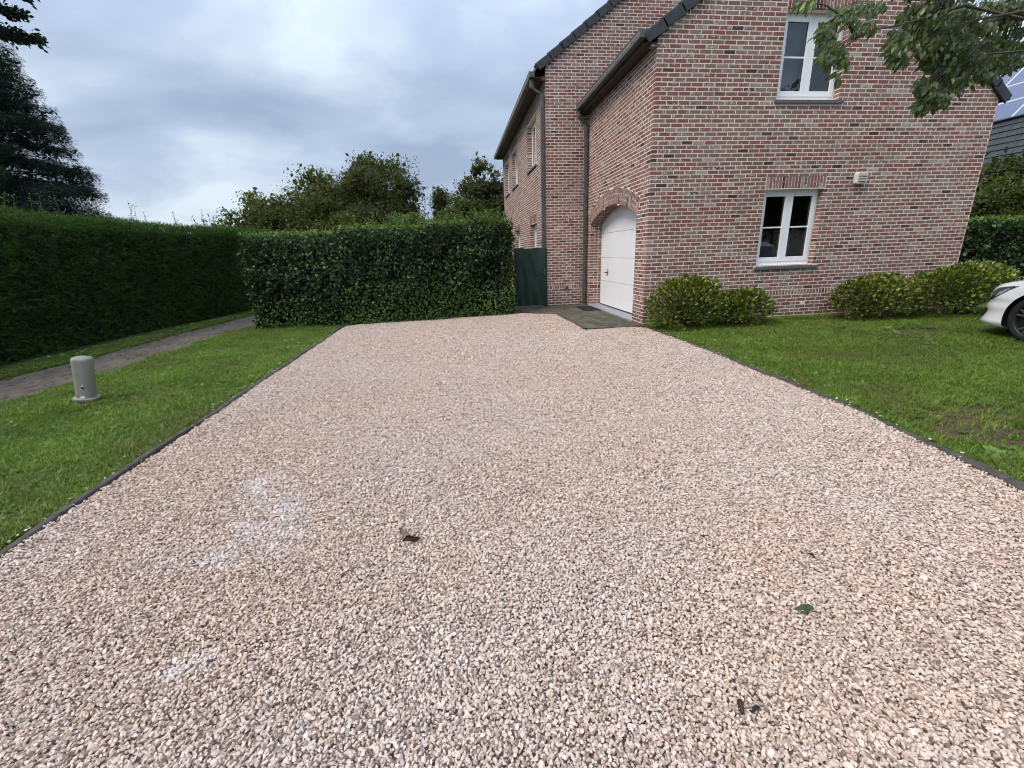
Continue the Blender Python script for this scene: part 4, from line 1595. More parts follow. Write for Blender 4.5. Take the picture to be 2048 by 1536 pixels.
def build_grass():
    coll = piece_coll('grass_tuft', [tuft(i, 13, .034, .0026, .9) for i in range(6)] + [tuft(20 + i, 10, .058, .003, .8) for i in range(2)], M['grass'])
    areas = [('left', -8.7, -5.73, -6.9, 2.2, .0205), ('right', -.7, 3.0, -6.9, -.02, .020), ('right2', 3.0, 10.0, -4.5, -.02, .028)]
    allP = []
    for nm, x0, x1, y0, y1, sp in areas:
        X, Y = np.meshgrid(np.arange(x0, x1, sp), np.arange(y0, y1, sp))
        X = X.ravel() + rng.uniform(-.5, .5, X.size) * sp * 1.6; Y = Y.ravel() + rng.uniform(-.5, .5, Y.size) * sp * 1.6
        k = lawn_mask_left(X, Y) if nm == 'left' else lawn_mask_right(X, Y)
        X, Y = X[k], Y[k]
        P = np.stack([X, Y, np.zeros_like(X)], 1)
        k = in_view(P, .12)
        # thin spots
        k &= ~((wob(P, 3.2) < -.75) & (rng.random(len(X)) < .55))
        allP.append(P[k])
    # strip between path and conifer hedge: sparse
    n = 9000
    y = rng.uniform(-3.5, 6.0, n)
    far = np.array(PATH_FAR)
    x = np.interp(y, far[:, 1], far[:, 0]) - np.abs(rng.normal(.22, .2, n))
    P = np.stack([x, y, np.zeros(n)], 1)
    allP.append(P[in_view(P, .1) & (wob(P, 4) > -.4)])
    P = np.concatenate(allP); n = len(P)
    # keep blades out of the pillar base
    k = ((P[:, 0] + 7.275) ** 2 + (P[:, 1] + 2.66) ** 2) > .115 ** 2
    P = P[k]; n = len(P)
    s = .75 + .45 * rng.random(n) + .22 * wob(P, 2.1)
    # longer where the mower does not reach
    near_wall = (P[:, 1] > -.25) & (P[:, 0] > 0)
    pil = ((P[:, 0] + 7.275) ** 2 + (P[:, 1] + 2.66) ** 2) < .3 ** 2
    s = np.where(near_wall | pil, s * 1.5, s)
    s = np.clip(s, .45, 2.2)
    rot = np.stack([rng.normal(0, .15, n), rng.normal(0, .15, n), rng.uniform(0, 6.28, n)], 1)
    scl = np.stack([s * 1.25, s * 1.25, s], 1)
    idx = np.where(rng.random(n) < .93, rng.integers(0, 6, n), rng.integers(6, 8, n))
    o = gn_scatter('grass', P, rot, scl, idx, coll)
    tag(o, 'short green lawn grass on both sides of the driveway', None, None, 'stuff')
    print('grass tufts', n)
    # clover, dandelion and other low weeds
    coll2 = piece_coll('weed_rosette', [rosette(40 + i, 7 + i % 3, .032) for i in range(5)] + [rosette(50 + i, 6, .05) for i in range(3)], M['weed'])
    n = 42000
    L_ = rng.random(n) < .42
    X = np.where(L_, rng.uniform(-8.2, -5.74, n), rng.uniform(-.4, 4.5, n)); Y = rng.uniform(-6.9, 1.9, n)
    P = np.stack([X, Y, np.full(n, .004)], 1)
    k = np.where(L_, lawn_mask_left(X, Y), lawn_mask_right(X, Y))
    # weeds gather along the edging and near the camera
    xr = np.interp(Y, [-9, -5.82, -4.48, -2.03, -.3], [-.9, -.335, -.107, -.05, -.05])
    dist = np.where(L_, -5.7 - X, X - xr)
    prob = .60 * np.exp(-dist / .6) + .05 + .6 * (wob(P, 2.4) > .35) * (Y < -1.0)
    k = k & (rng.random(n) < prob) & in_view(P, .1)
    P = P[k]; n = len(P)
    # under the hedge line beyond the path
    m_ = 1500
    y = rng.uniform(-3, 6, m_); x = np.interp(y, far[:, 1], far[:, 0]) - np.abs(rng.normal(.35, .22, m_))
    P = np.concatenate([P, np.stack([x, y, np.full(m_, .004)], 1)]); n = len(P)
    rot = np.stack([rng.normal(0, .2, n), rng.normal(0, .2, n), rng.uniform(0, 6.28, n)], 1)
    s = rng.uniform(.5, 1.35, n)
    o = gn_scatter('weeds', P, rot, np.stack([s, s, s], 1), rng.integers(0, 8, n), coll2)
    tag(o, 'low clover and broad leaved weeds creeping through the lawn edges', None, None, 'stuff')


build_grass()
# bare earth showing in the lawn
def patch(cx, cy, rx, ry, rot=0.):
    v = [(cx, cy, .009)]; n = 40
    for i in range(n):
        a = 6.283 * i / n; r = 1 + .22 * math.sin(3 * a + cx) + .13 * math.sin(7 * a + cy * 3) + .08 * math.sin(13 * a)
        x = rx * r * math.cos(a); y = ry * r * math.sin(a)
        v.append((cx + x * math.cos(rot) - y * math.sin(rot), cy + x * math.sin(rot) + y * math.cos(rot), .004))
    o = mesh_obj('bare_soil', v, [(0, i + 1, (i + 1) % n + 1) for i in range(n)], M['soil'], smooth=True)
    tag(o, None, None, None, 'structure')


patch(3.6, -1.75, .50, .20); patch(.42, -5.08, .36, .30); patch(.72, -4.72, .42, .18, .3); patch(2.9, -1.36, .35, .10)
def path_litter():
    n = 900
    y = rng.uniform(-4.5, 5.0, n); a = np.array(PATH_FAR); b = np.array(PATH_NEAR)
    x0 = np.interp(y, a[:, 1], a[:, 0]); x1 = np.interp(y, b[:, 1], b[:, 0])
    x = x0 - .12 + (x1 - x0) * rng.random(n) ** 1.9
    P = np.stack([x, y, .014 + .01 * rng.random(n)], 1)
    m = leaf_mat('dead_leaf', [(0, (.03, .02, .012)), (.6, (.08, .05, .028)), (1, (.17, .12, .06))], .8, .2, 0)
    o = leaves('leaf_litter', P, rand_unit(n) * np.array([1, 1, .15]), ZV + rand_unit(n) * .35, rng.uniform(.015, .05, n), 'ovate', m)
    tag(o, 'brown fallen leaf debris scattered on the dirt path', None, None, 'stuff')


path_litter()
# soil bed at the foot of the facade
sheet('flower_bed', [(.02, -.02), (.02, -.62), (.8, -.80), (2.3, -.60), (2.4, -.12), (3.4, -.10), (3.5, -.50), (5.0, -.95), (6.9, -1.0), (6.9, -.02)], .005, M['soil'])


# ================================================================== HEDGES
def box_samples(n, faces):
    """faces: list of (origin, u, v, normal, weight)"""
    w = np.array([np.linalg.norm(np.cross(f[1], f[2])) * f[4] for f in faces]); w /= w.sum()
    k = rng.choice(len(faces), n, p=w)
    P = np.zeros((n, 3)); Nn = np.zeros((n, 3))
    for i, f in enumerate(faces):
        m = k == i
        a = rng.random(m.sum())[:, None]; b = rng.random(m.sum())[:, None]
        P[m] = np.array(f[0]) + a * np.array(f[1]) + b * np.array(f[2]); Nn[m] = f[3]
    return P, Nn


def hedge_ivy(obj, faces, n, size, mat, depth=.10, bulge=.06, freq=2.2, kind='ovate', name='foliage', droop=.5, up=.25):
    P, Nn = box_samples(n, faces)
    off = rng.random(n) ** 1.3 * depth
    P = P + Nn * (bulge * wob(P, freq) + .05 * wob(P + 4, freq * 3.3))[:, None] - Nn * off[:, None] + rng.normal(0, .012, (n, 3))
    P[:, 2] = np.maximum(P[:, 2], .02)
    hollow = (wob(P * np.array([1, 1, .7]) + 7, 5.5) + .5 * wob(P + 2, 13) < -.62)
    P = P - Nn * (hollow * (.06 + .10 * rng.random(n)))[:, None]
    keep = ~(hollow & (rng.random(n) < .45)); P = P[keep]; Nn = Nn[keep]; n = len(P)
    D_ = rand_unit(n) * .7 + Nn * .35 + np.array([0, 0, -droop])
    NF = Nn + rand_unit(n) * .55 + np.array([0, 0, up])
    s = size * rng.uniform(.5, 1.4, n)
    return leaves(name, P, D_, NF, s, kind, mat, obj)


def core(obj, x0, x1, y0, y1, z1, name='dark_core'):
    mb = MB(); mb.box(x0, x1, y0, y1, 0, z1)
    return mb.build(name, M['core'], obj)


def shoots(obj, pts, h, mat, name='shoot', size=.055, per=9):
    st = MB(); P = []; D_ = []
    for (x, y, z) in pts:
        hh = h * random.uniform(.4, 1.2); lx, ly = random.gauss(0, .06), random.gauss(0, .06)
        st.tube([(x, y, z - .05), (x + lx * .5, y + ly * .5, z + hh * .5), (x + lx, y + ly, z + hh)], [.004, .003, .0015], 4)
        for k in range(per):
            q = (k + .5) / per
            P.append((x + lx * q, y + ly * q, z + hh * q)); D_.append((random.gauss(0, 1), random.gauss(0, 1), .35))
    st.build(name + '_stems', M['twig'], obj)
    P = np.array(P); D_ = np.array(D_); n = len(P)
    leaves(name + '_leaves', P, D_, rand_unit(n) * .4 + ZV, size * rng.uniform(.6, 1.2, n), 'ovate', mat, obj)


def build_front_hedge():
    h = empty('clipped_hedge', (-4.8, 2.8, 0)); inv = Vector((-4.8, 2.8, 0))
    tag(h, 'dark leafy clipped hedge standing across the end of the gravel driveway', 'hedge')
    g = MB()
    # core follows the base line (-7.5,2.25)-(-5.7,2.1)-(-2.1,2.45)
    h_ = lambda x: 1.70 + .21 * (x + 7.6) / 5.6
    xs = [-7.30, -5.7, -3.9, -2.28]; yf = [2.50, 2.36, 2.52, 2.70]
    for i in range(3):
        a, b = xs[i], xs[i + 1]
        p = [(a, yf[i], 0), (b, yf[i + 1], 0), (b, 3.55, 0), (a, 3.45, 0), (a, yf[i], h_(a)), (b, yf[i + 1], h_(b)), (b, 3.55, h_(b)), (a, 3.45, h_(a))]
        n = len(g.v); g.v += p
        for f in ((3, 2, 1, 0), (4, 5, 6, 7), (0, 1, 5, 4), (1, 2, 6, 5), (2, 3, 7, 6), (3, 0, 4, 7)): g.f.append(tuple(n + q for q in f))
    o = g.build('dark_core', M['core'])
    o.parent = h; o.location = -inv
    F = []
    xs2 = [-7.56, -5.69, -3.9, -2.02]; yf2 = [2.12, 2.0, 2.16, 2.36]
    for i in range(3):
        a = np.array([xs2[i], yf2[i], 0]); b = np.array([xs2[i + 1], yf2[i + 1], 0])
        d = b - a; nn = np.array([d[1], -d[0], 0]); nn /= np.linalg.norm(nn)
        za = h_((xs2[i] + xs2[i + 1]) / 2) + .10
        F.append((a, d, np.array([0, 0, za]), nn, 1.0))
        F.append((a + np.array([0, 0, za + .02]), d, np.array([0, 1.35, 0]), np.array([0, 0, 1.]), .6))
    F.append((np.array([-2.02, 2.36, 0]), np.array([0.02, 1.25, 0]), np.array([0, 0, 2.02]), np.array([1., 0, 0]), 1.0))
    F.append((np.array([-7.56, 2.12, 0]), np.array([0, 1.4, 0]), np.array([0, 0, 1.85]), np.array([-1., 0, 0]), 1.0))
    o = hedge_ivy(h, F, 30000, .060, M['ivy'], depth=.24, bulge=.085); o.location = -inv
    pts = []
    P, Nn = box_samples(2600, [f for f in F if f[3][2] == 1.])
    P[:, 2] += .02 + rng.random(len(P)) * .07
    n = len(P)
    o = leaves('young_foliage', P, rand_unit(n) + ZV * .5, rand_unit(n) * .6 + ZV, .055 * rng.uniform(.6, 1.2, n), 'ovate', M['ivy_top'], h); o.location = -inv
    for k in range(150):
        x = random.choice([random.uniform(-7.4, -2.1), random.gauss(-4.5, .5), random.gauss(-2.7, .5)])
        x = min(max(x, -7.4), -2.1)
        pts.append((x, random.uniform(2.3, 3.2), h_(x) + .1))
    c = h.children
    before = set(h.children)
    shoots(h, pts, .30, M['ivy_top'], per=16, size=.062)
    for q in set(h.children) - before: q.location = -inv
    # bright leaves near the ground
    P, Nn = box_samples(4200, [(np.array([-5.69, 1.98, .02]), np.array([3.67, .36, 0]), np.array([0, 0, .85]), np.array([.05, -1., 0]), 1.), (np.array([-7.5, 2.10, .02]), np.array([1.8, -.12, 0]), np.array([0, 0, .6]), np.array([-.05, -1., 0]), .6)])
    P = P - Nn * (rng.random(len(P)) * .05 - .03)[:, None] + Nn * (.05 * wob(P, 2.2))[:, None]
    n = len(P)
    k = rng.random(n) < (1 - P[:, 2] / .9) * .75 + .1
    P = P[k]; Nn = Nn[k]; n = len(P)
    o = leaves('low_foliage', P, rand_unit(n) * .8 + Nn * .3 - ZV * .4, Nn + rand_unit(n) * .5 + ZV * .4, .05 * rng.uniform(.6, 1.2, n), 'ovate', M['ivy_top'], h, rng.random(n) * .5); o.location = -inv


build_front_hedge()

LHX = [(-10.25, -8.0), (-10.2, -4.0), (-10.13, .9), (-9.92, 2.65), (-9.6, 4.4), (-9.2, 5.6), (-8.8, 8.0), (-8.6, 10.0)]


def build_left_hedge():
    h = empty('conifer_hedge', (0, 0, 0)); tag(h, 'tall dark green conifer hedge running along the dirt path', 'hedge')
    F = []; cv = []; cf = []
    for (a, b) in zip(LHX[:-1], LHX[1:]):
        zt = 2.20
        A = np.array([a[0], a[1], 0.]); B = np.array([b[0], b[1], 0.]); d = B - A
        nn = np.array([d[1], -d[0], 0]); nn /= np.linalg.norm(nn)
        F.append((A, d, np.array([0, 0, zt]), nn, 1. if b[1] > -3 else .15))
        F.append((A + ZV * zt, d, -nn * 1.1, ZV, .8 if b[1] > -3 else .1))
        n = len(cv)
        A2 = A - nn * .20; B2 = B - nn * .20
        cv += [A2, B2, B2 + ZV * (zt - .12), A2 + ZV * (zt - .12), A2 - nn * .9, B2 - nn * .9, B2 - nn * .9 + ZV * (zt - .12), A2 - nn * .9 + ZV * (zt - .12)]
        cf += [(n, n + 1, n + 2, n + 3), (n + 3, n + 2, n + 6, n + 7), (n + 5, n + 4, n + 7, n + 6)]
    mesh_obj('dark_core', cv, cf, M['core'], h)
    n = 60000
    P, Nn = box_samples(n, F)
    vert = Nn[:, 2] < .5
    clump = .05 * wob(P * np.array([1, 1, .8]), 6.5) + .04 * wob(P + 3, 2.2)
    P = P + Nn * (clump - rng.random(n) ** 1.2 * .22)[:, None] + rng.normal(0, .015, (n, 3))
    P[:, 2] = np.maximum(P[:, 2], .04)
    tan = np.cross(Nn, ZV); 
    D_ = Nn * .55 + rand_unit(n) * .5 + ZV * np.where(vert, .15, .9)[:, None]
    NF = rand_unit(n) * .8 + ZV * .5 + Nn * .3
    leaves('foliage', P, D_, NF, .11 * rng.uniform(.6, 1.3, n), 'spray', M['conifer_hedge'], h)
    tops = [f for f in F if f[3][2] > .5]
    n = 9000
    P, Nn = box_samples(n, tops)
    P[:, 2] += .03 + .05 * wob(P, 3.0) + rng.random(n) * .04
    leaves('young_foliage', P, rand_unit(n) * .8 + ZV, rand_unit(n), .075 * rng.uniform(.6, 1.4, n), 'spray', M['thuja_top'], h)
    pts = []
    for k in range(26):
        t_ = random.random(); i = random.choice([2, 3, 4, 5])
        a, b = LHX[i], LHX[i + 1]
        pts.append((a[0] + (b[0] - a[0]) * t_ - .3, a[1] + (b[1] - a[1]) * t_, 2.22))
    shoots(h, pts, .42, M['olive'], size=.05, per=10)


build_left_hedge()


def build_right_hedge():
    h = empty('boundary_hedge', (0, 0, 0)); tag(h, 'dark clipped hedge behind the white car beyond the house corner', 'hedge')
    F = [((6.9, 2.55, 0), (8.5, .2, 0), (0, 0, 1.75), (0, -1., 0), 1.), ((6.9, 2.55, 1.75), (8.5, .2, 0), (0, 1.2, 0), (0, 0, 1.), .7)]
    F = [tuple(np.array(q, float) if hasattr(q, '__len__') else q for q in f) for f in F]
    core(h, 6.9, 15.4, 2.85, 3.7, 1.60)
    hedge_ivy(h, F, 15000, .085, M['ivy'], depth=.2, bulge=.09)
    P, Nn = box_samples(2600, [F[1]]); P[:, 2] += rng.random(len(P)) * .10; n = len(P)
    leaves('young_foliage', P, rand_unit(n) + ZV * .3, ZV + rand_unit(n) * .5, .08 * rng.uniform(.6, 1.2, n), 'ovate', M['ivy_top'], h)


build_right_hedge()


# ================================================================== SHRUBS
def shrub(cx, cy, rx, ry, rz, n, label, seed, lean=0, zc=.42, tips=.25):
    r_ = np.random.default_rng(seed)
    h = empty('laurel_shrub', (cx, cy, 0)); tag(h, label, 'shrub', 'evergreen shrubs along the brick facade')
    u = r_.normal(size=(n, 3)); u /= np.linalg.norm(u, axis=1, keepdims=True)
    u[:, 2] = np.where(u[:, 2] < -.55, -u[:, 2], u[:, 2])
    rad = 1 - .30 * r_.random(n) ** 1.6
    lump = 1 + .11 * wob(u * 2 + seed, 2.6) + .05 * wob(u * 3 + seed, 5)
    P = u * (rad * lump)[:, None] * np.array([rx, ry, rz * (1 - zc)])
    P[:, 2] += rz * zc
    # skirt: the lower half narrows a little and thins out
    low = P[:, 2] < rz * .3
    P[low, :2] *= (.80 + .2 * P[low, 2:3] / (rz * .3)).clip(.6, 1)
    k = ~(low & (r_.random(n) < .45)); P = P[k]; u = u[k]; n = len(P)
    P[:, 2] = np.maximum(P[:, 2], .03)
    D_ = u * .8 + rand_unit(n) * .6 + ZV * .45
    NF = rand_unit(n) * .5 + ZV * .7 + u * .5
    hz = np.clip(P[:, 2] / rz, 0, 1)
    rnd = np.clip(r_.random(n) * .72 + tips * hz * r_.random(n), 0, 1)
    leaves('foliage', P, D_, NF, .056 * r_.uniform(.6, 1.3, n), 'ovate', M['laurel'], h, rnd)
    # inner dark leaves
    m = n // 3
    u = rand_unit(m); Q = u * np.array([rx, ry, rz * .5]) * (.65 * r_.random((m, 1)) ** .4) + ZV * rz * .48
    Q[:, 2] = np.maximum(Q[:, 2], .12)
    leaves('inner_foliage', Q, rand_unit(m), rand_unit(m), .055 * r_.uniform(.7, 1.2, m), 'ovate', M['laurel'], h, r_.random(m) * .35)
    st = MB()
    for i in range(26):
        a = r_.uniform(0, 6.28); q = r_.uniform(.25, .85)
        b0 = np.array([r_.normal(0, .14) * rx / .6, r_.normal(0, .07), .0]); e = np.array([math.cos(a) * rx * q, math.sin(a) * ry * q, rz * r_.uniform(.45, .85)])
        m1 = b0 * .6 + e * .35 + np.array([0, 0, .02]); m1[2] = e[2] * .35
        st.tube([b0, m1, e * .8 + b0 * .1 + np.array([0, 0, .05]), e], [.009, .007, .005, .003], 5)
    st.build('stems', M['twig'], h, smooth=True)
    return h


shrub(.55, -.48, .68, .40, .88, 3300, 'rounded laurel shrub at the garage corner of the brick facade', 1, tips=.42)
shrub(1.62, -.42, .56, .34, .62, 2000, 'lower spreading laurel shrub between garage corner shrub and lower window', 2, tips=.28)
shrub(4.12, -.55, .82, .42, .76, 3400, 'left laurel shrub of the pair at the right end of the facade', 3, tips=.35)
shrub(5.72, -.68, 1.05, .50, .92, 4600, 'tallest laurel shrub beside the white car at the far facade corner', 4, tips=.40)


def small_plant(x, y, n, size, label, mat='weed_attr', h=.14, seed=1):
    r_ = np.random.default_rng(seed)
    P = np.stack([r_.normal(0, .09, n), r_.normal(0, .06, n), r_.random(n) * h + .01], 1)
    o = leaves('ground_plant', P, rand_unit(n) + ZV * .5, ZV + rand_unit(n) * .5, size * r_.uniform(.6, 1.2, n), 'ovate', M[mat])
    o.location = (x, y, 0); tag(o, label, 'plant')


small_plant(.06, -.42, 70, .05, 'bright green low plant at the foot of the garage corner', 'ivy_top', .2, 3)
small_plant(.30, -.78, 120, .035, 'yellow green ground plant in front of the corner shrub', 'ivy_top', .12, 4)
small_plant(3.72, -.42, 40, .045, 'small pale weed at the foot of the right shrubs', 'ivy_top', .1, 5)


# ================================================================== TREES
def crown_tree(name, x, y, h, rx, label, mat, n_cl, per, leaf, trunk_r, seed, z0=.2, kind='quick', ry=None, spread=.16, cat='tree', shape=1.0):
    r_ = np.random.default_rng(seed)
    t = empty(name, (x, y, 0)); tag(t, label, cat)
    ry = ry or rx
    n_cl = int(n_cl * 1.5); per = int(per * 2.6); spread *= .92; leaf *= .80
    zc = h * (z0 + (1 - z0) / 2); rz = h * (1 - z0) / 2
    st = MB()
    st.tube([(0, 0, -.1), (.03, .02, h * .3), (-.02, .03, h * .6), (.0, 0, h * .85)], [trunk_r, trunk_r * .8, trunk_r * .5, trunk_r * .15], 8)
    C_ = []
    for i in range(n_cl):
        u = r_.normal(size=3); u /= np.linalg.norm(u)
        q = r_.random() ** .40
        w = 1 + .16 * math.sin(3 * u[0] + seed) + .12 * math.sin(5 * u[1] + 2 * u[2] + seed)
        hz = (u[2] * q * .5 + .5)
        taper = 1 - (1 - shape) * hz
        c = np.array([u[0] * rx * q * w * taper, u[1] * ry * q * w * taper, zc + u[2] * rz * q])
        C_.append(c)
        if i % 3 == 0:
            b0 = np.array([0, 0, max(h * .15, c[2] * .55)])
            st.tube([b0, (b0 + c) / 2 + np.array([0, 0, .1]), c], [trunk_r * .3, trunk_r * .18, .008], 5)
    st.build('trunk', M['bark'], t, smooth=True)
    C_ = np.array(C_)
    csz = r_.uniform(.6, 1.5, n_cl) * spread * rx
    P = np.repeat(C_, per, axis=0) + np.clip(r_.normal(size=(n_cl * per, 3)), -1.4, 1.4) * np.repeat(csz, per)[:, None] * np.array([1, 1, .7])
    P[:, 2] = np.maximum(P[:, 2], .1)
    n = len(P)
    out = P - np.array([0, 0, zc]); out /= (np.linalg.norm(out, axis=1, keepdims=True) + 1e-6)
    m_ = 26
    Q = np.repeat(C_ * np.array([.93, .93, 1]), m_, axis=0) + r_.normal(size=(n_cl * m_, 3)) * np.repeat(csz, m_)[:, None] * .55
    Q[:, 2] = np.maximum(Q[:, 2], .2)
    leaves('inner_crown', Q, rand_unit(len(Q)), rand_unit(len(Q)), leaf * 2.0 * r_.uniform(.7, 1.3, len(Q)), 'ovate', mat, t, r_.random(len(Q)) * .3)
    tint = np.repeat(r_.random(n_cl), per) * .45
    leaves('crown', P, rand_unit(n) + out * .5 - ZV * .1, rand_unit(n) * .7 + ZV * .6 + out * .3, leaf * r_.uniform(.6, 1.3, n), kind, mat, t, np.clip(tint + .55 * r_.random(n), 0, 1))
    return t


crown_tree('garden_tree', -11.0, 13.2, 4.05, 1.75, 'low olive green tree at the left end behind the clipped hedge', M['olive'], 120, 60, .11, .10, 11, z0=.05)
crown_tree('garden_tree', -9.1, 13.8, 5.05, 1.8, 'loose yellowish green tree left of the darkest tree behind the hedge', M['olive'], 120, 55, .11, .11, 12, z0=.05, spread=.2)
crown_tree('garden_tree', -6.75, 14.5, 5.65, 2.2, 'tallest dense dark round tree above the middle of the clipped hedge', M['oak'], 190, 60, .12, .15, 13, z0=.1)
crown_tree('garden_tree', -8.0, 12.4, 3.6, 1.3, 'yellow tinged shrubby tree in front of the dark round tree', M['yellow'], 70, 45, .10, .06, 14, z0=.05)
crown_tree('garden_tree', -5.1, 12.0, 3.1, 1.0, 'bright green bushy growth showing over the hedge middle', M['ivy_top'], 50, 45, .10, .05, 15, z0=.05)
crown_tree('garden_conifer', -3.65, 14.2, 4.3, 1.0, 'small narrow dark conifer behind the hedge nearer the house', M['oak'], 110, 50, .10, .08, 16, z0=.05, kind='slim', shape=.35)
crown_tree('garden_tree', -1.75, 14.5, 5.45, 1.45, 'upright brownish green tree beside the far corner of the house', M['oak'], 120, 55, .12, .11, 17, z0=.1, spread=.15)
crown_tree('garden_tree', -2.9, 12.6, 3.7, 1.5, 'mid green bushy tree between the small conifer and the house', M['olive'], 70, 50, .10, .06, 18, z0=.05)
crown_tree('garden_tree', -12.2, 11.2, 2.9, .9, 'yellow green bush where the two hedges meet', M['yellow'], 50, 45, .09, .05, 19, z0=.05)
crown_tree('garden_tree', 14.6, 5.4, 3.55, 2.2, 'dark leafy tree in front of the neighbouring house', M['oak'], 170, 50, .14, .12, 20, z0=.36, ry=1.2)
crown_tree('garden_tree', 13.4, 4.6, 3.0, 1.9, 'low loose shrub above the hedge beyond the house corner', M['olive'], 60, 40, .12, .05, 21, z0=.35, ry=.7)


def big_conifer():
    t = empty('fir_tree', (-16.5, 8.0, 0)); tag(t, 'huge dark bluish fir towering above the left conifer hedge', 'tree')
    st = MB(); st.tube([(0, 0, -.1), (0, 0, 5), (0, 0, 10.8)], [.34, .2, .03], 10)
    P = []; D_ = []; IN = []
    r_ = np.random.default_rng(5)
    nb = 420
    for i in range(nb):
        z = .8 + 10.0 * (i + r_.random()) / nb
        R_ = 3.5 * (1 - z / 11.2) * r_.uniform(.90, 1.05) + .2
        a = r_.uniform(0, 6.283)
        d = np.array([math.cos(a), math.sin(a), 0])
        tip = np.array([0, 0, z]) + d * R_ + np.array([0, 0, -.10 * R_])
        mid = np.array([0, 0, z]) + d * R_ * .5 + np.array([0, 0, .02])
        st.tube([(0, 0, z), tuple(mid), tuple(tip)], [.03, .018, .006], 4, cap=False)
        m = int(250 * R_) + 60
        q = r_.random(m) ** .55
        side = np.array([-d[1], d[0], 0])
        pts = np.array([0, 0, z]) + d * (R_ * (.12 + .9 * q))[:, None] + side * (r_.normal(0, .26, m) * (1.1 - q * .6) * (.5 + R_ * .25))[:, None] + ZV * (-.10 * R_ * q - np.abs(r_.normal(0, .20, m)) + .08)[:, None]
        mi = int(46 * R_)
        qi = r_.random(mi)
        IN.append(np.array([0, 0, z]) + d * (R_ * (.1 + .85 * qi))[:, None] + side * (r_.normal(0, .22, mi) * (1.1 - qi * .6) * (.5 + R_ * .25))[:, None] + ZV * (-.10 * R_ * qi - np.abs(r_.normal(0, .12, mi)))[:, None])
        P.append(pts)
        dd = d * .5 + side * r_.normal(0, .6, m)[:, None] - ZV * .2 + rand_unit(m) * .7
        D_.append(dd)
    st.build('trunk', M['bark'], t)
    P = np.concatenate(P); D_ = np.concatenate(D_); n = len(P)
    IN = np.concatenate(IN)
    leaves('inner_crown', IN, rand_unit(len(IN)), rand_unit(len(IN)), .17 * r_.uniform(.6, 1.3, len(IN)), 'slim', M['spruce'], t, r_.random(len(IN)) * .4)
    leaves('crown', P, D_, rand_unit(n) * .5 + ZV, .125 * r_.uniform(.6, 1.3, n), 'spray', M['spruce'], t)


big_conifer()


def px_point(x, y, t):
    """helper for measured branch positions: a place in the world on the ray of an image point"""
    d = np.array(R_RIGHT) * ((x - 1024) / FPX) + np.array(R_DOWN) * ((y - 768) / FPX) + np.array(R_FWD)
    return CAM + d * t


def overhang_fir():
    base = np.array([-12.6, .9, 0.])
    t = empty('garden_tree', tuple(base)); tag(t, 'nearer tree of which only dark branch tips hang in at the top left corner', 'tree')
    st = MB(); st.tube([(0, 0, -.1), (0, 0, 4), (0, 0, 9)], [.25, .18, .03], 10)
    P = []; D_ = []
    r_ = np.random.default_rng(9)
    # (start on trunk height, tip point)
    tips = [((-9.78, 1.62, 4.93), 5.3), ((-9.98, 1.72, 5.30), 5.8), ((-10.25, 1.5, 5.02), 5.3), ((-10.1, 2.1, 5.75), 6.2), ((-9.7, 1.6, 5.9), 6.4), ((-10.6, 2.2, 5.2), 5.6), ((-10.0, .9, 5.6), 6.0), ((-10.4, .2, 5.3), 5.7)]
    for k in range(14):
        a = r_.uniform(1.2, 5.0); z = r_.uniform(5.5, 8.3); R_ = 2.3 * (1 - z / 10)
        tips.append(((base[0] + math.cos(a) * R_, base[1] + math.sin(a) * R_, z - .3), z))
    for tip, z0 in tips:
        a = np.array([0, 0, z0]); b = np.array(tip) - base
        st.tube([tuple(a), tuple((a + b) / 2 + ZV * .05), tuple(b)], [.035, .02, .005], 5)
        d = (b - a) / np.linalg.norm(b - a); side = np.cross(d, ZV); side /= np.linalg.norm(side)
        # twigs with bottlebrush fingers
        for j in range(26):
            q = .35 + .65 * j / 25
            p0 = a + (b - a) * q
            s_ = 1 if j % 2 else -1
            L_ = .34 * (1.15 - q) + .10
            e = p0 + side * s_ * L_ * .55 + d * L_ * .9 - ZV * .10 * L_
            st.tube([tuple(p0), tuple(e)], [.005, .003], 4, cap=False)
            m = 60
            w = r_.random(m)
            pts = p0 + (e - p0) * w[:, None] + r_.normal(0, .035, (m, 3))
            P.append(pts); D_.append((e - p0) / np.linalg.norm(e - p0) * .9 + rand_unit(m) * .75)
    st.build('trunk', M['bark'], t)
    P = np.concatenate(P); D_ = np.concatenate(D_); n = len(P)
    leaves('leaves', P, D_, rand_unit(n), .085 * r_.uniform(.6, 1.2, n), 'broad', M['spruce'], t)


overhang_fir()


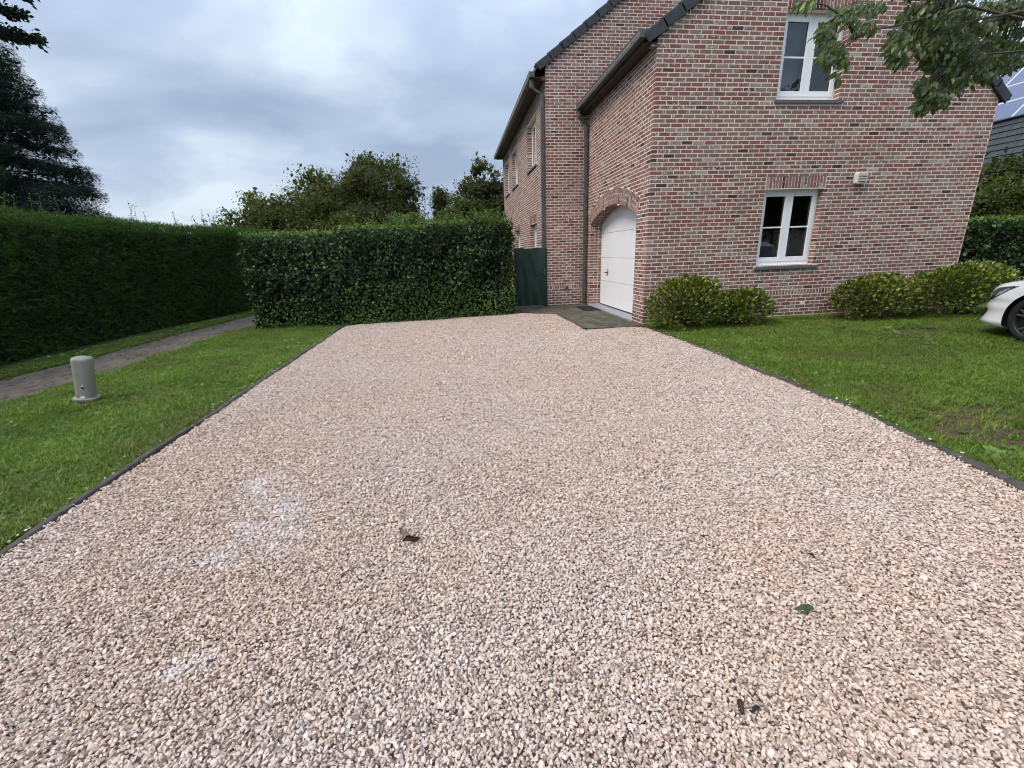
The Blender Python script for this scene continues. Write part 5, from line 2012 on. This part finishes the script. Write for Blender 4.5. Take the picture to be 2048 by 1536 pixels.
def overhang_broadleaf():
    base = np.array([1.9, -5.1, 0.])
    t = empty('magnolia_tree', tuple(base)); tag(t, 'broad leaved tree whose branches hang into the top right corner', 'tree')
    st = MB()
    st.tube([(0, 0, -.1), (-.05, .05, 1.2), (-.15, .1, 2.4), (-.2, .2, 3.8), (-.1, .3, 5.0)], [.13, .11, .09, .06, .02], 10)
    r_ = np.random.default_rng(21)
    br = [  # polylines of image point + distance along the optical axis
        [(2060, 40, 3.9), (1930, 12, 3.6), (1800, 50, 3.3), (1735, 62, 3.15), (1690, 92, 3.0), (1655, 122, 2.95)],
        [(1735, 62, 3.15), (1712, 75, 3.05), (1690, 35, 3.0), (1650, 10, 2.95), (1600, 2, 2.9)],
        [(2070, 100, 4.3), (1975, 108, 4.0), (1900, 140, 3.7), (1858, 185, 3.6), (1836, 222, 3.55)],
        [(2060, 20, 3.7), (1950, 40, 3.6), (1880, 62, 3.5), (1820, 110, 3.4), (1790, 125, 3.35)],
        [(2080, 60, 4.6), (2010, 78, 4.4), (1950, 90, 4.2), (1900, 105, 4.1)],
        [(2090, 120, 5.0), (2040, 128, 4.9), (2010, 118, 4.8)],
        [(1860, -60, 3.4), (1790, -20, 3.3), (1740, 20, 3.2), (1710, 28, 3.1)],
        [(2080, -40, 4.2), (2000, 10, 4.1), (1940, 30, 4.0)],
    ]
    for b in br:
        pts = [px_point(*q) - base for q in b]
        root = np.array([-.15, .1, 2.6 + r_.random()])
        if b[0][0] > 2000 or b[0][1] < 0:
            pts = [root, (root + pts[0]) / 2 + ZV * .08] + pts
        rad = np.geomspace(.022, .0028, len(pts))
        st.tube([tuple(p) for p in pts], list(rad), 6)
    # leaf clusters: image centre, distance, half width, half height in px, number
    cl = [(1668, 105, 2.95, 34, 30, 46), (1655, 60, 2.95, 26, 22, 26), (1690, 120, 3.0, 14, 14, 9), (1700, 30, 3.05, 42, 22, 40), (1615, 4, 2.9, 22, 10, 14), (1745, 12, 3.2, 34, 16, 34),
          (1722, 62, 3.1, 24, 12, 8), (1745, 42, 3.1, 14, 10, 6), (1680, 150, 3.0, 16, 12, 7),
          (1850, 30, 3.5, 60, 30, 110), (1800, 88, 3.35, 32, 34, 70), (1850, 80, 3.5, 46, 34, 90), (1800, 118, 3.35, 22, 14, 20), (1905, 70, 3.7, 45, 40, 120), (1880, 120, 3.7, 44, 30, 90),
          (1935, 120, 3.9, 44, 34, 130), (1905, 160, 3.8, 42, 26, 100), (1850, 170, 3.6, 24, 20, 36), (1872, 195, 3.6, 34, 20, 60), (1846, 214, 3.55, 20, 12, 22), (1930, 20, 3.9, 40, 20, 60),
          (1985, 95, 4.3, 44, 28, 80), (2030, 120, 4.8, 26, 18, 42), (2020, 40, 4.3, 34, 22, 40), (2000, 70, 4.3, 40, 20, 34), (2048, 5, 4.2, 60, 22, 80), (2040, 90, 4.6, 30, 18, 34), (2025, 25, 4.3, 40, 26, 60), (2000, 130, 4.5, 30, 20, 50), (1960, 50, 4.0, 40, 24, 60), (1985, 10, 4.1, 40, 14, 34), (1880, -30, 3.5, 120, 30, 160), (1970, 150, 4.0, 24, 14, 26), (2046, 62, 4.4, 16, 10, 14)]
    P = []
    for (x, y, tt, rx, ry, n) in cl:
        n = int(n * (3.2 if x > 1780 else 2.2))
        q = rand_unit(n) * (r_.random((n, 1)) ** .45)
        for a in q:
            P.append(px_point(x + a[0] * rx, y + a[1] * ry, tt + a[2] * .16))
    # the rest of the crown above and beside the frame
    n = 2600
    u = rand_unit(n) * (r_.random((n, 1)) ** .4) * np.array([1.3, 1.2, .9]) + np.array([2.2, -5.0, 4.9])
    P = np.array(P) - base
    n1 = len(P)
    twv = MB()
    for i in range(0, n1, 9):
        p = P[i]; e = p + np.array([r_.uniform(.03, .10), r_.normal(0, .04), r_.uniform(.03, .09)])
        twv.tube([tuple(p), tuple((p + e) / 2 + rand_unit(1)[0] * .01), tuple(e)], [.0016, .002, .003], 4, cap=False)
    twv.build('twigs', M['bark'], t)
    P = np.concatenate([P, u - base])
    n = len(P)
    D_ = rand_unit(n) * .55 + np.array([-.45, -.05, -.65])
    NF = rand_unit(n) * .8 + np.array([-.2, -.3, .6])
    leaves('leaves', P, D_, NF, .066 * r_.uniform(.55, 1.25, n), 'broad', M['magnolia'], t)
    st.build('trunk', M['bark'], t, smooth=True)


overhang_broadleaf()


# ================================================================== NEIGHBOURING HOUSE
def neighbour():
    h = empty('neighbour_house', (15.0, 2.0, 0)); tag(h, 'neighbouring house with dark tiled roof and blue solar panels', 'house')
    M['nwall'] = simple('cream_render', (.62, .55, .45), .9, nscale=3, namp=.08)
    # local: x from eave, y along, z up ; eave at x=0,z=3, roof slope 1
    Y0, Y1 = -4.0, 22.0
    mb = MB(); mb.box(.35, 11.5, Y0 + .3, Y1 - .3, -.05, 2.98); mb.build('wall', M['nwall'], h)
    top = 5.9
    mb = MB()
    mb.prism([(-.0, 2.93), (top, 2.93 + top), (12 - .0, 2.93), (12, 3.05), (top, 3.05 + top), (0, 3.05)], lambda u, v, d: (u, d, v), Y0, Y1)
    mb.build('roof', M['slate'], h)
    n = len(mb.v)
    mb = MB(); mb.prism([(.35, 2.98), (11.6, 2.98), (top, 2.98 + top - .35)], lambda u, v, d: (u, d, v), Y0 + .3, Y0 + .35); mb.build('gable', M['nwall'], h)
    m_t = simple('neighbour_tile', (.024, .029, .028), .55, nscale=5, namp=.45)
    tiles = []; c = 1 / math.sqrt(2)
    me = None
    big = MB(); cnt = 0
    for j in range(24):
        for i in range(60):
            y = Y0 + .1 + i * .32 + (.16 if j % 2 else 0); s = .02 + j * .335
            if y + .3 > Y1: continue
            if s > 3.2 and y < 12: continue
            def T(a, b, d, s=s):
                lift = .03 * (1 - a / .36)
                return ((s + a) * c - (d + lift) * c, b, 3.06 + (s + a) * c + (d + lift) * c)
            inview = 3.0 < y < 12.0 and s < 3.2
            if inview and cnt < 300:
                if me is None:
                    q = MB(); q.prism([(0, 0), (.36, 0), (.36, .31), (0, .31)], lambda a, b, d: (a * c - (d + .03 * (1 - a / .36)) * c, b, a * c + (d + .03 * (1 - a / .36)) * c), .0, .022)
                    me = bpy.data.meshes.new('roof_tile'); me.from_pydata(q.v, [], q.f); me.materials.append(m_t)
                o = bpy.data.objects.new('roof_tile', me); COL.objects.link(o); o.parent = h
                o.location = (s * c, y, 3.06 + s * c); cnt += 1
            else:
                big.prism([(0, y), (.36, y), (.36, y + .31), (0, y + .31)], T, .0, .022)
    o = big.build('roof_tiling', m_t, h); o['kind'] = 'stuff'
    m_p, t, b, o_ = mat_new('solar_cell')
    b.inputs['Base Color'].default_value = (.07, .085, .17, 1); b.inputs['Roughness'].default_value = .12
    b.inputs['Coat Weight'].default_value = .8
    m_f = simple('panel_frame', (.75, .78, .82), .4, .3)
    s0 = 3.40
    PY0 = 1.2
    for r in range(3):
        for k in range(9):
            y = PY0 + k * 1.62; s = s0 + r * 1.02
            def T(a, b_, d, s=s, y=y):
                return ((s + a) * c - d * c, y + b_, 3.06 + (s + a) * c + d * c)
            e = empty('solar_panel', (0, 0, 0), h)
            q = MB(); q.prism([(.02, .02), (.99, .02), (.99, 1.59), (.02, 1.59)], T, .06, .085); q.build('cell_face', m_p, e)
            q = MB()
            for (a0, a1, b0, b1) in ((0, 1.01, 0, .025), (0, 1.01, 1.585, 1.61), (0, .025, .025, 1.585), (.985, 1.01, .025, 1.585)):
                q.prism([(a0, b0), (a1, b0), (a1, b1), (a0, b1)], T, .05, .092)
            q.build('frame', m_f, e)
    q = MB(); q.prism([(s0 - .10, PY0 - .05), (s0 - .02, PY0 - .05), (s0 - .02, PY0 + 14.6), (s0 - .10, PY0 + 14.6)], lambda a, b_, d: (a * c - d * c, b_, 3.06 + a * c + d * c), .02, .12); q.build('mounting_rail', M['black'], h)
    q = MB(); q.tube([(-.06, Y0, 2.98), (-.06, Y1, 2.98)], .06, 8); q.build('gutter', M['zinc'], h)


neighbour()


# ================================================================== ACROSS THE STREET (seen in the window reflections)
crown_tree('street_tree', 10.5, -10.5, 7.0, 2.4, 'dark tree across the street mirrored in the facade windows', M['oak'], 90, 45, .16, .16, 31, z0=.25)
crown_tree('street_tree', 5.0, -14.5, 8.0, 2.8, 'dark tree across the street mirrored in the upper window', M['oak'], 90, 45, .18, .18, 32, z0=.3)


def opposite_house():
    h = empty('opposite_house', (18.0, -22.0, 0)); tag(h, 'cream house with dark roof mirrored in the lower facade window', 'house')
    mb = MB(); mb.box(-7, 7, -4, 4, -.05, 2.8); mb.build('wall', M['nwall'], h)
    mb = MB(); mb.prism([(-4.4, 2.7), (4.4, 2.7), (0, 7.0)], lambda u, v, d: (d, u, v), -7.3, 7.3); mb.build('roof', M['slate'], h)


opposite_house()


# ================================================================== CAR (front end reaches into the picture)
def build_car():
    car = empty('white_car', (4.05, -2.01, 0)); tag(car, 'white hatchback with its nose and front wheel at the right edge', 'car')
    paint = bpy.data.materials.new('white_car_paint'); paint.use_nodes = True
    b = paint.node_tree.nodes['Principled BSDF']
    b.inputs['Base Color'].default_value = (.88, .89, .90, 1); b.inputs['Roughness'].default_value = .25
    b.inputs['Coat Weight'].default_value = .8; b.inputs['Coat Roughness'].default_value = .05
    # local frame: +Y points backwards here -> world: y = -s. x: 0 = near (left) side, width 1.78
    HW = .89; LEN = 4.15; WR = .315; AX = .84; AX2 = 3.42
    n_e = 3.0; FL = .62

    def plan(t):
        """t 0 centre front .. 1 side start .. beyond: along the side"""
        if t <= 1:
            a = t * math.pi / 2
            return (HW * math.sin(a) ** (2 / n_e), FL - FL * math.cos(a) ** (2 / n_e), )
        return (HW, FL + (t - 1) * (LEN - 2 * FL))

    def inset(z, s):
        """how far the skin is pulled in at height z; the nose leans more than the sides"""
        fr = max(0., 1 - s / .75)
        k = 0.
        if z < .22: k += (.22 - z) * .5
        if z > .50: k += (z - .50) ** 2 * (.35 + 1.9 * fr)
        k += fr * (.035 * math.exp(-((z - .50) / .05) ** 2) - .030 * math.exp(-((z - .22) / .05) ** 2) + .018 * math.exp(-((z - .36) / .05) ** 2))
        k += .010 * math.exp(-((z - .60) / .04) ** 2) * (1 - fr)
        return k

    def shoulder(s):
        return .655 + .20 * (1 - math.exp(-s / .55)) + .03 * min(1, s / 2)

    def skin(t, w):
        """w 0 sill .. 1 shoulder"""
        x, s = plan(t)
        z0 = .20 - .03 * min(1, s / .6) if s < .8 else .17
        z1 = shoulder(s)
        z = z0 + (z1 - z0) * w
        k = inset(z, s)
        if t <= 1:
            cx, cs = 0., FL
            d = math.hypot(x - cx, s - cs); f = max(0., 1 - k / max(d, .05))
            x = cx + (x - cx) * f; s = cs + (s - cs) * f
        else:
            x -= k
        return x, s, z

    def W_(x, s, z, side=1):
        return (HW - x * side, -s, z) if side == 1 else (HW + x, -s, z)
    # origin shift: near side at local x=0 ; forward is +Y
    def Wn(x, s, z): return (HW - x, -s, z)
    def Wf(x, s, z): return (HW + x, -s, z)
    ts = list(np.linspace(0, 1, 26)) + list(1 + np.linspace(0, 1, 90)[1:])
    ws = np.linspace(0, 1, 26)
    for side, WW in ((1, Wn), (-1, Wf)):
        v = []; f = []; keep = {}
        AR = WR + .045
        grid = []
        for t in ts:
            row = []
            for w in ws:
                x, s, z = skin(t, w)
                inside = False
                for ax in (AX, AX2):
                    d = math.hypot(s - ax, z - WR)
                    if d < AR and x > .5: inside = True
                row.append((x, s, z, inside))
            grid.append(row)
        for i in range(len(ts)):
            for j in range(len(ws)):
                x, s, z, ins = grid[i][j]
                if ins:
                    # snap the first inside ring to the arch circle
                    nb = [grid[a][b_][3] for a, b_ in ((i - 1, j), (i + 1, j), (i, j - 1), (i, j + 1), (i - 1, j - 1), (i + 1, j + 1), (i - 1, j + 1), (i + 1, j - 1)) if 0 <= a < len(ts) and 0 <= b_ < len(ws)]
                    ax = AX if abs(s - AX) < abs(s - AX2) else AX2
                    if not all(nb):
                        d = math.hypot(s - ax, z - WR)
                        s = ax + (s - ax) / d * AR; z = WR + (z - WR) / d * AR
                v.append(WW(x, s, z))
        nw = len(ws)
        for i in range(len(ts) - 1):
            for j in range(nw - 1):
                c4 = [grid[i][j], grid[i + 1][j], grid[i + 1][j + 1], grid[i][j + 1]]
                if sum(q[3] for q in c4) >= 4: continue
                q = (i * nw + j, (i + 1) * nw + j, (i + 1) * nw + j + 1, i * nw + j + 1)
                f.append(q if side == 1 else tuple(reversed(q)))
        mesh_obj('body_side', v, f, paint, car, smooth=True)
        # arch liner
        for ax in (AX, AX2):
            m = MB(); K = 28
            for i in range(K):
                a0 = math.pi * (-.12 + 1.24 * i / K); a1 = math.pi * (-.12 + 1.24 * (i + 1) / K)
                pts = []
                for (a, xx) in ((a0, HW - .005), (a1, HW - .005), (a1, HW - .30), (a0, HW - .30)):
                    pts.append(WW(xx, ax + AR * math.cos(a), WR + AR * math.sin(a)))
                m.quad(*pts)
            K = 24
            n = len(m.v); m.v.append(WW(HW - .29, ax, WR))
            for i in range(K + 1):
                a = 2 * math.pi * i / K; m.v.append(WW(HW - .29, ax + (AR + .02) * math.cos(a), WR + (AR + .02) * math.sin(a)))
            for i in range(K): m.f.append((n, n + 1 + i, n + 2 + i))
            m.build('arch_liner', M['black'], car)
    # bonnet: from the shoulder ring to a crowned centre line
    v = []; f = []
    tb = [t for t in ts if plan(t)[1] < 1.25]
    K = 14
    for t in tb:
        x, s, z = skin(t, 1.0)
        zc = .665 + .235 * (1 - math.exp(-max(s, 0) / .5))
        for i in range(-K, K + 1):
            q = i / K
            xx = x * q
            zz = z + (max(zc, z) - z + .015) * (1 - abs(q) ** 2.6) + .010 * math.exp(-((abs(q) - .86) / .05) ** 2) * min(1, s)
            v.append((HW - xx, -s, zz))
    nk = 2 * K + 1
    for i in range(len(tb) - 1):
        for k in range(nk - 1):
            f.append((i * nk + k, i * nk + k + 1, (i + 1) * nk + k + 1, (i + 1) * nk + k))
    mesh_obj('bonnet', v, f, paint, car, smooth=True)
    # cabin
    def cab(s, q):
        pass
    sec = [(1.15, .90, .80, .90), (1.75, 1.30, .66, .90), (2.1, 1.42, .60, .91), (3.2, 1.42, .58, .92), (3.95, 1.02, .66, .92)]
    v = []; f = []
    for (s, zt, hw, zb) in sec:
        for (x, z) in ((.84, zb - .05), (.82, zb), (hw, zt - .06), (hw - .08, zt), (0, zt + .02), (-hw + .08, zt), (-hw, zt - .06), (-.82, zb), (-.84, zb - .05)):
            v.append((HW - x, -s, z))
    for i in range(4):
        for k in range(8): f.append((i * 9 + k, i * 9 + k + 1, (i + 1) * 9 + k + 1, (i + 1) * 9 + k))
    me = mesh_obj('cabin', v, f, simple('car_glass', (.01, .012, .014), .08), car, smooth=False)
    me.data.materials.append(paint)
    for i, p in enumerate(me.data.polygons):
        if i % 8 in (0, 7) or (i % 8 in (2, 3, 4, 5) and 8 <= i < 32): p.material_index = 1
    m = MB(); m.box(HW - .8, HW + .8, -4.1, -3.9, .25, 1.0); m.box(HW - .8, HW + .8, -4.0, -.35, .17, .24); m.build('underbody', M['black'], car)
    # headlamps as patches on the skin
    lens = simple('headlamp_lens', (.04, .045, .05), .08); lens.node_tree.nodes['Principled BSDF'].inputs['Coat Weight'].default_value = 1
    chrome = simple('headlamp_reflector', (.75, .77, .8), .2, .8)

    def patch_on(poly, mat, name, off, WW, t0=None):
        """poly in (t, z-fraction w) space, filled on a fine grid and lifted off the skin"""
        px = [p[0] for p in poly]; pz = [p[1] for p in poly]
        nu, nw_ = 40, 30
        us = np.linspace(min(px), max(px), nu); vs = np.linspace(min(pz), max(pz), nw_)
        U_, V_ = np.meshgrid((us[:-1] + us[1:]) / 2, (vs[:-1] + vs[1:]) / 2)
        ins = inside_poly(U_.ravel(), V_.ravel(), poly).reshape(U_.shape)
        v = []; f = []
        for w in vs:
            for t in us:
                x, s, z = skin(t, w)
                x2, s2, _ = skin(t + .01, w)
                tx, tsd = x2 - x, s2 - s; l = math.hypot(tx, tsd) + 1e-9
                nx, ns = tsd / l, -tx / l
                v.append(WW(x + nx * off, s + ns * off, z))
        for j in range(nw_ - 1):
            for i in range(nu - 1):
                if ins[j, i]: f.append((j * nu + i, j * nu + i + 1, (j + 1) * nu + i + 1, (j + 1) * nu + i))
        return mesh_obj(name, v, f, mat, car, smooth=True)
    for WW in (Wn, Wf):
        hl = [(.57, .62), (.60, .83), (.71, .90), (.93, .905), (.97, .89), (.90, .81), (.80, .69), (.68, .62)]
        patch_on(hl, lens, 'headlight', .005, WW)
        patch_on([(.76, .68), (.78, .78), (.89, .87), (.91, .85), (.85, .76)], chrome, 'light_reflector', .009, WW)
        patch_on([(.62, .67), (.63, .76), (.69, .77), (.69, .67)], chrome, 'light_reflector', .009, WW)
        patch_on([(.38, .13), (.36, .38), (.67, .38), (.62, .26), (.56, .13)], M['black'], 'air_intake', .006, WW)
        patch_on([(.0, .42), (.0, .66), (.30, .64), (.34, .56), (.28, .42)], M['black'], 'grille', .006, WW)
        patch_on([(.0, .10), (.0, .30), (.24, .30), (.22, .10)], M['black'], 'air_intake', .006, WW)
    # wheels
    tyre_m = simple('tyre', (.014, .014, .014), .8, nscale=30, namp=.2); rim_m = simple('dark_rim', (.05, .052, .056), .35, .6); face_m = simple('machined_rim', (.30, .30, .31), .35, .85)
    for side in (1, -1):
        for ax in (AX, AX2):
            w = empty('wheel', (HW - side * (HW - .012), -ax, WR), car)
            def T(x, y, z, side=side): return (side * (.0 + (-z)) * -1 * 1.0, x, y) if False else ((z if side == 1 else -z), x, y)
            m = MB(); m.lathe([(.243, .0), (.248, -.004), (.262, -.010), (.292, -.008), (.308, .004), (WR, .03), (WR, .17), (.305, .195), (.215, .20)], 64, T); m.build('tyre', tyre_m, w, smooth=True)
            m = MB(); m.lathe([(.247, -.002), (.242, -.006), (.232, .0), (.226, .03), (.220, .19)], 64, T); m.build('rim', rim_m, w, smooth=True)
            m = MB(); m.lathe([(0, .08), (.228, .08)], 32, T); m.build('brake_disc', simple('brake', (.02, .02, .02), .6), w)
            m = MB()
            for k in range(5):
                a = 2 * math.pi * k / 5 + .35
                for off in (-.17, .17):
                    def S(u, v, d, a=a, off=off):
                        aa = a + off * (u / .235)
                        ca, sa = math.cos(aa), math.sin(aa)
                        return T(u * ca - v * sa, u * sa + v * ca, d)
                    for (u0, u1) in ((.03, .11), (.11, .18), (.18, .233)):
                        m.prism([(u0, -.010), (u1, -.010), (u1, .010), (u0, .010)], S, .010, .03)
            m.build('spokes', face_m, w)
            m = MB(); m.lathe([(0, .004), (.03, .004), (.036, .012), (.036, .04)], 24, T); m.build('hub_cap', rim_m, w)
    return car


build_car()


# ================================================================== LITTER ON THE GRAVEL
def dead_leaf(x, y, size, col, label, rz, curl, seed, z=.045):
    r_ = np.random.default_rng(seed)
    m = simple('fallen_leaf', col, .7, nscale=60, namp=.35, bmp=.3)
    v = []; f = []
    nu, nv = 14, 9
    for i in range(nu + 1):
        u = i / nu
        hw = .34 * math.sin(math.pi * min(1, u * .97 + .02)) ** .75 * (1 + .12 * math.sin(u * 31 + seed))
        for j in range(nv + 1):
            q = j / nv * 2 - 1
            xx = (u - .5); yy = q * hw * math.cos(abs(q) * curl)
            zz = curl * .30 * hw * q * q * 2 + .10 * math.sin(u * 5 + seed) + .03 * math.sin(q * 9 + u * 13)
            v.append((xx * size, yy * size, zz * size))
            if i and j:
                a = i * (nv + 1) + j
                f.append((a - nv - 2, a - 1, a, a - nv - 1))
    o = empty('fallen_leaf', (x, y, z)); o.rotation_euler = (r_.normal(0, .15), r_.normal(0, .15), rz)
    tag(o, label, 'leaf', 'fallen leaves on the gravel')
    mesh_obj('blade', v, f, m, o, smooth=True)
    mb = MB(); mb.tube([(-.5 * size, 0, .0), (-.72 * size, .06 * size, .01)], [.0016, .0012], 5); mb.build('stalk', m, o)
    return o


dead_leaf(-3.64, -5.67, .09, (.055, .030, .022), 'curled dark brown leaf on the gravel left of the middle', .4, 1.2, 1)
dead_leaf(-3.69, -5.60, .06, (.14, .10, .075), 'small pale brown leaf scrap touching the curled dark leaf', 1.9, .8, 2)
dead_leaf(-2.106, -6.355, .062, (.035, .06, .022), 'dull green leaf lying flat on the right of the gravel', -.55, .5, 3, .04)
dead_leaf(-2.575, -6.66, .045, (.035, .018, .010), 'very dark brown leaf near the bottom edge of the gravel', 1.2, 1.0, 4, .042)
dead_leaf(-2.535, -6.675, .032, (.022, .014, .012), 'blackish leaf fragment beside the very dark leaf', .2, 1.0, 5, .042)
dead_leaf(-1.85, -6.09, .035, (.05, .035, .03), 'tiny dark leaf crumb on the gravel at the right', -.8, 1.0, 6, .04)


def twig(x, y, L_, rz, label):
    mb = MB(); mb.tube([(-L_ / 2, 0, .0), (-L_ * .1, .004, .003), (L_ * .25, -.003, .001), (L_ / 2, .006, .003)], [.0022, .002, .0016, .001], 5)
    mb.tube([(0, .002, .002), (L_ * .15, .018, .006)], [.0014, .0008], 4)
    o = mb.build('twig', simple('dead_twig', (.04, .028, .02), .8)); o.location = (x, y, .040); o.rotation_euler = (0, 0, rz)
    tag(o, label, 'twig')


twig(-3.72, -5.34, .06, .7, 'short dark twig on the gravel above the curled leaf')
twig(-3.90, -5.84, .07, .5, 'thin dark twig on the gravel below the curled leaf')
twig(-1.09, -2.36, .08, 1.2, 'small dark twig on the gravel in front of the garage')
twig(-1.15, -3.9, .12, -.2, 'bent dark twig on the gravel near the right edging')
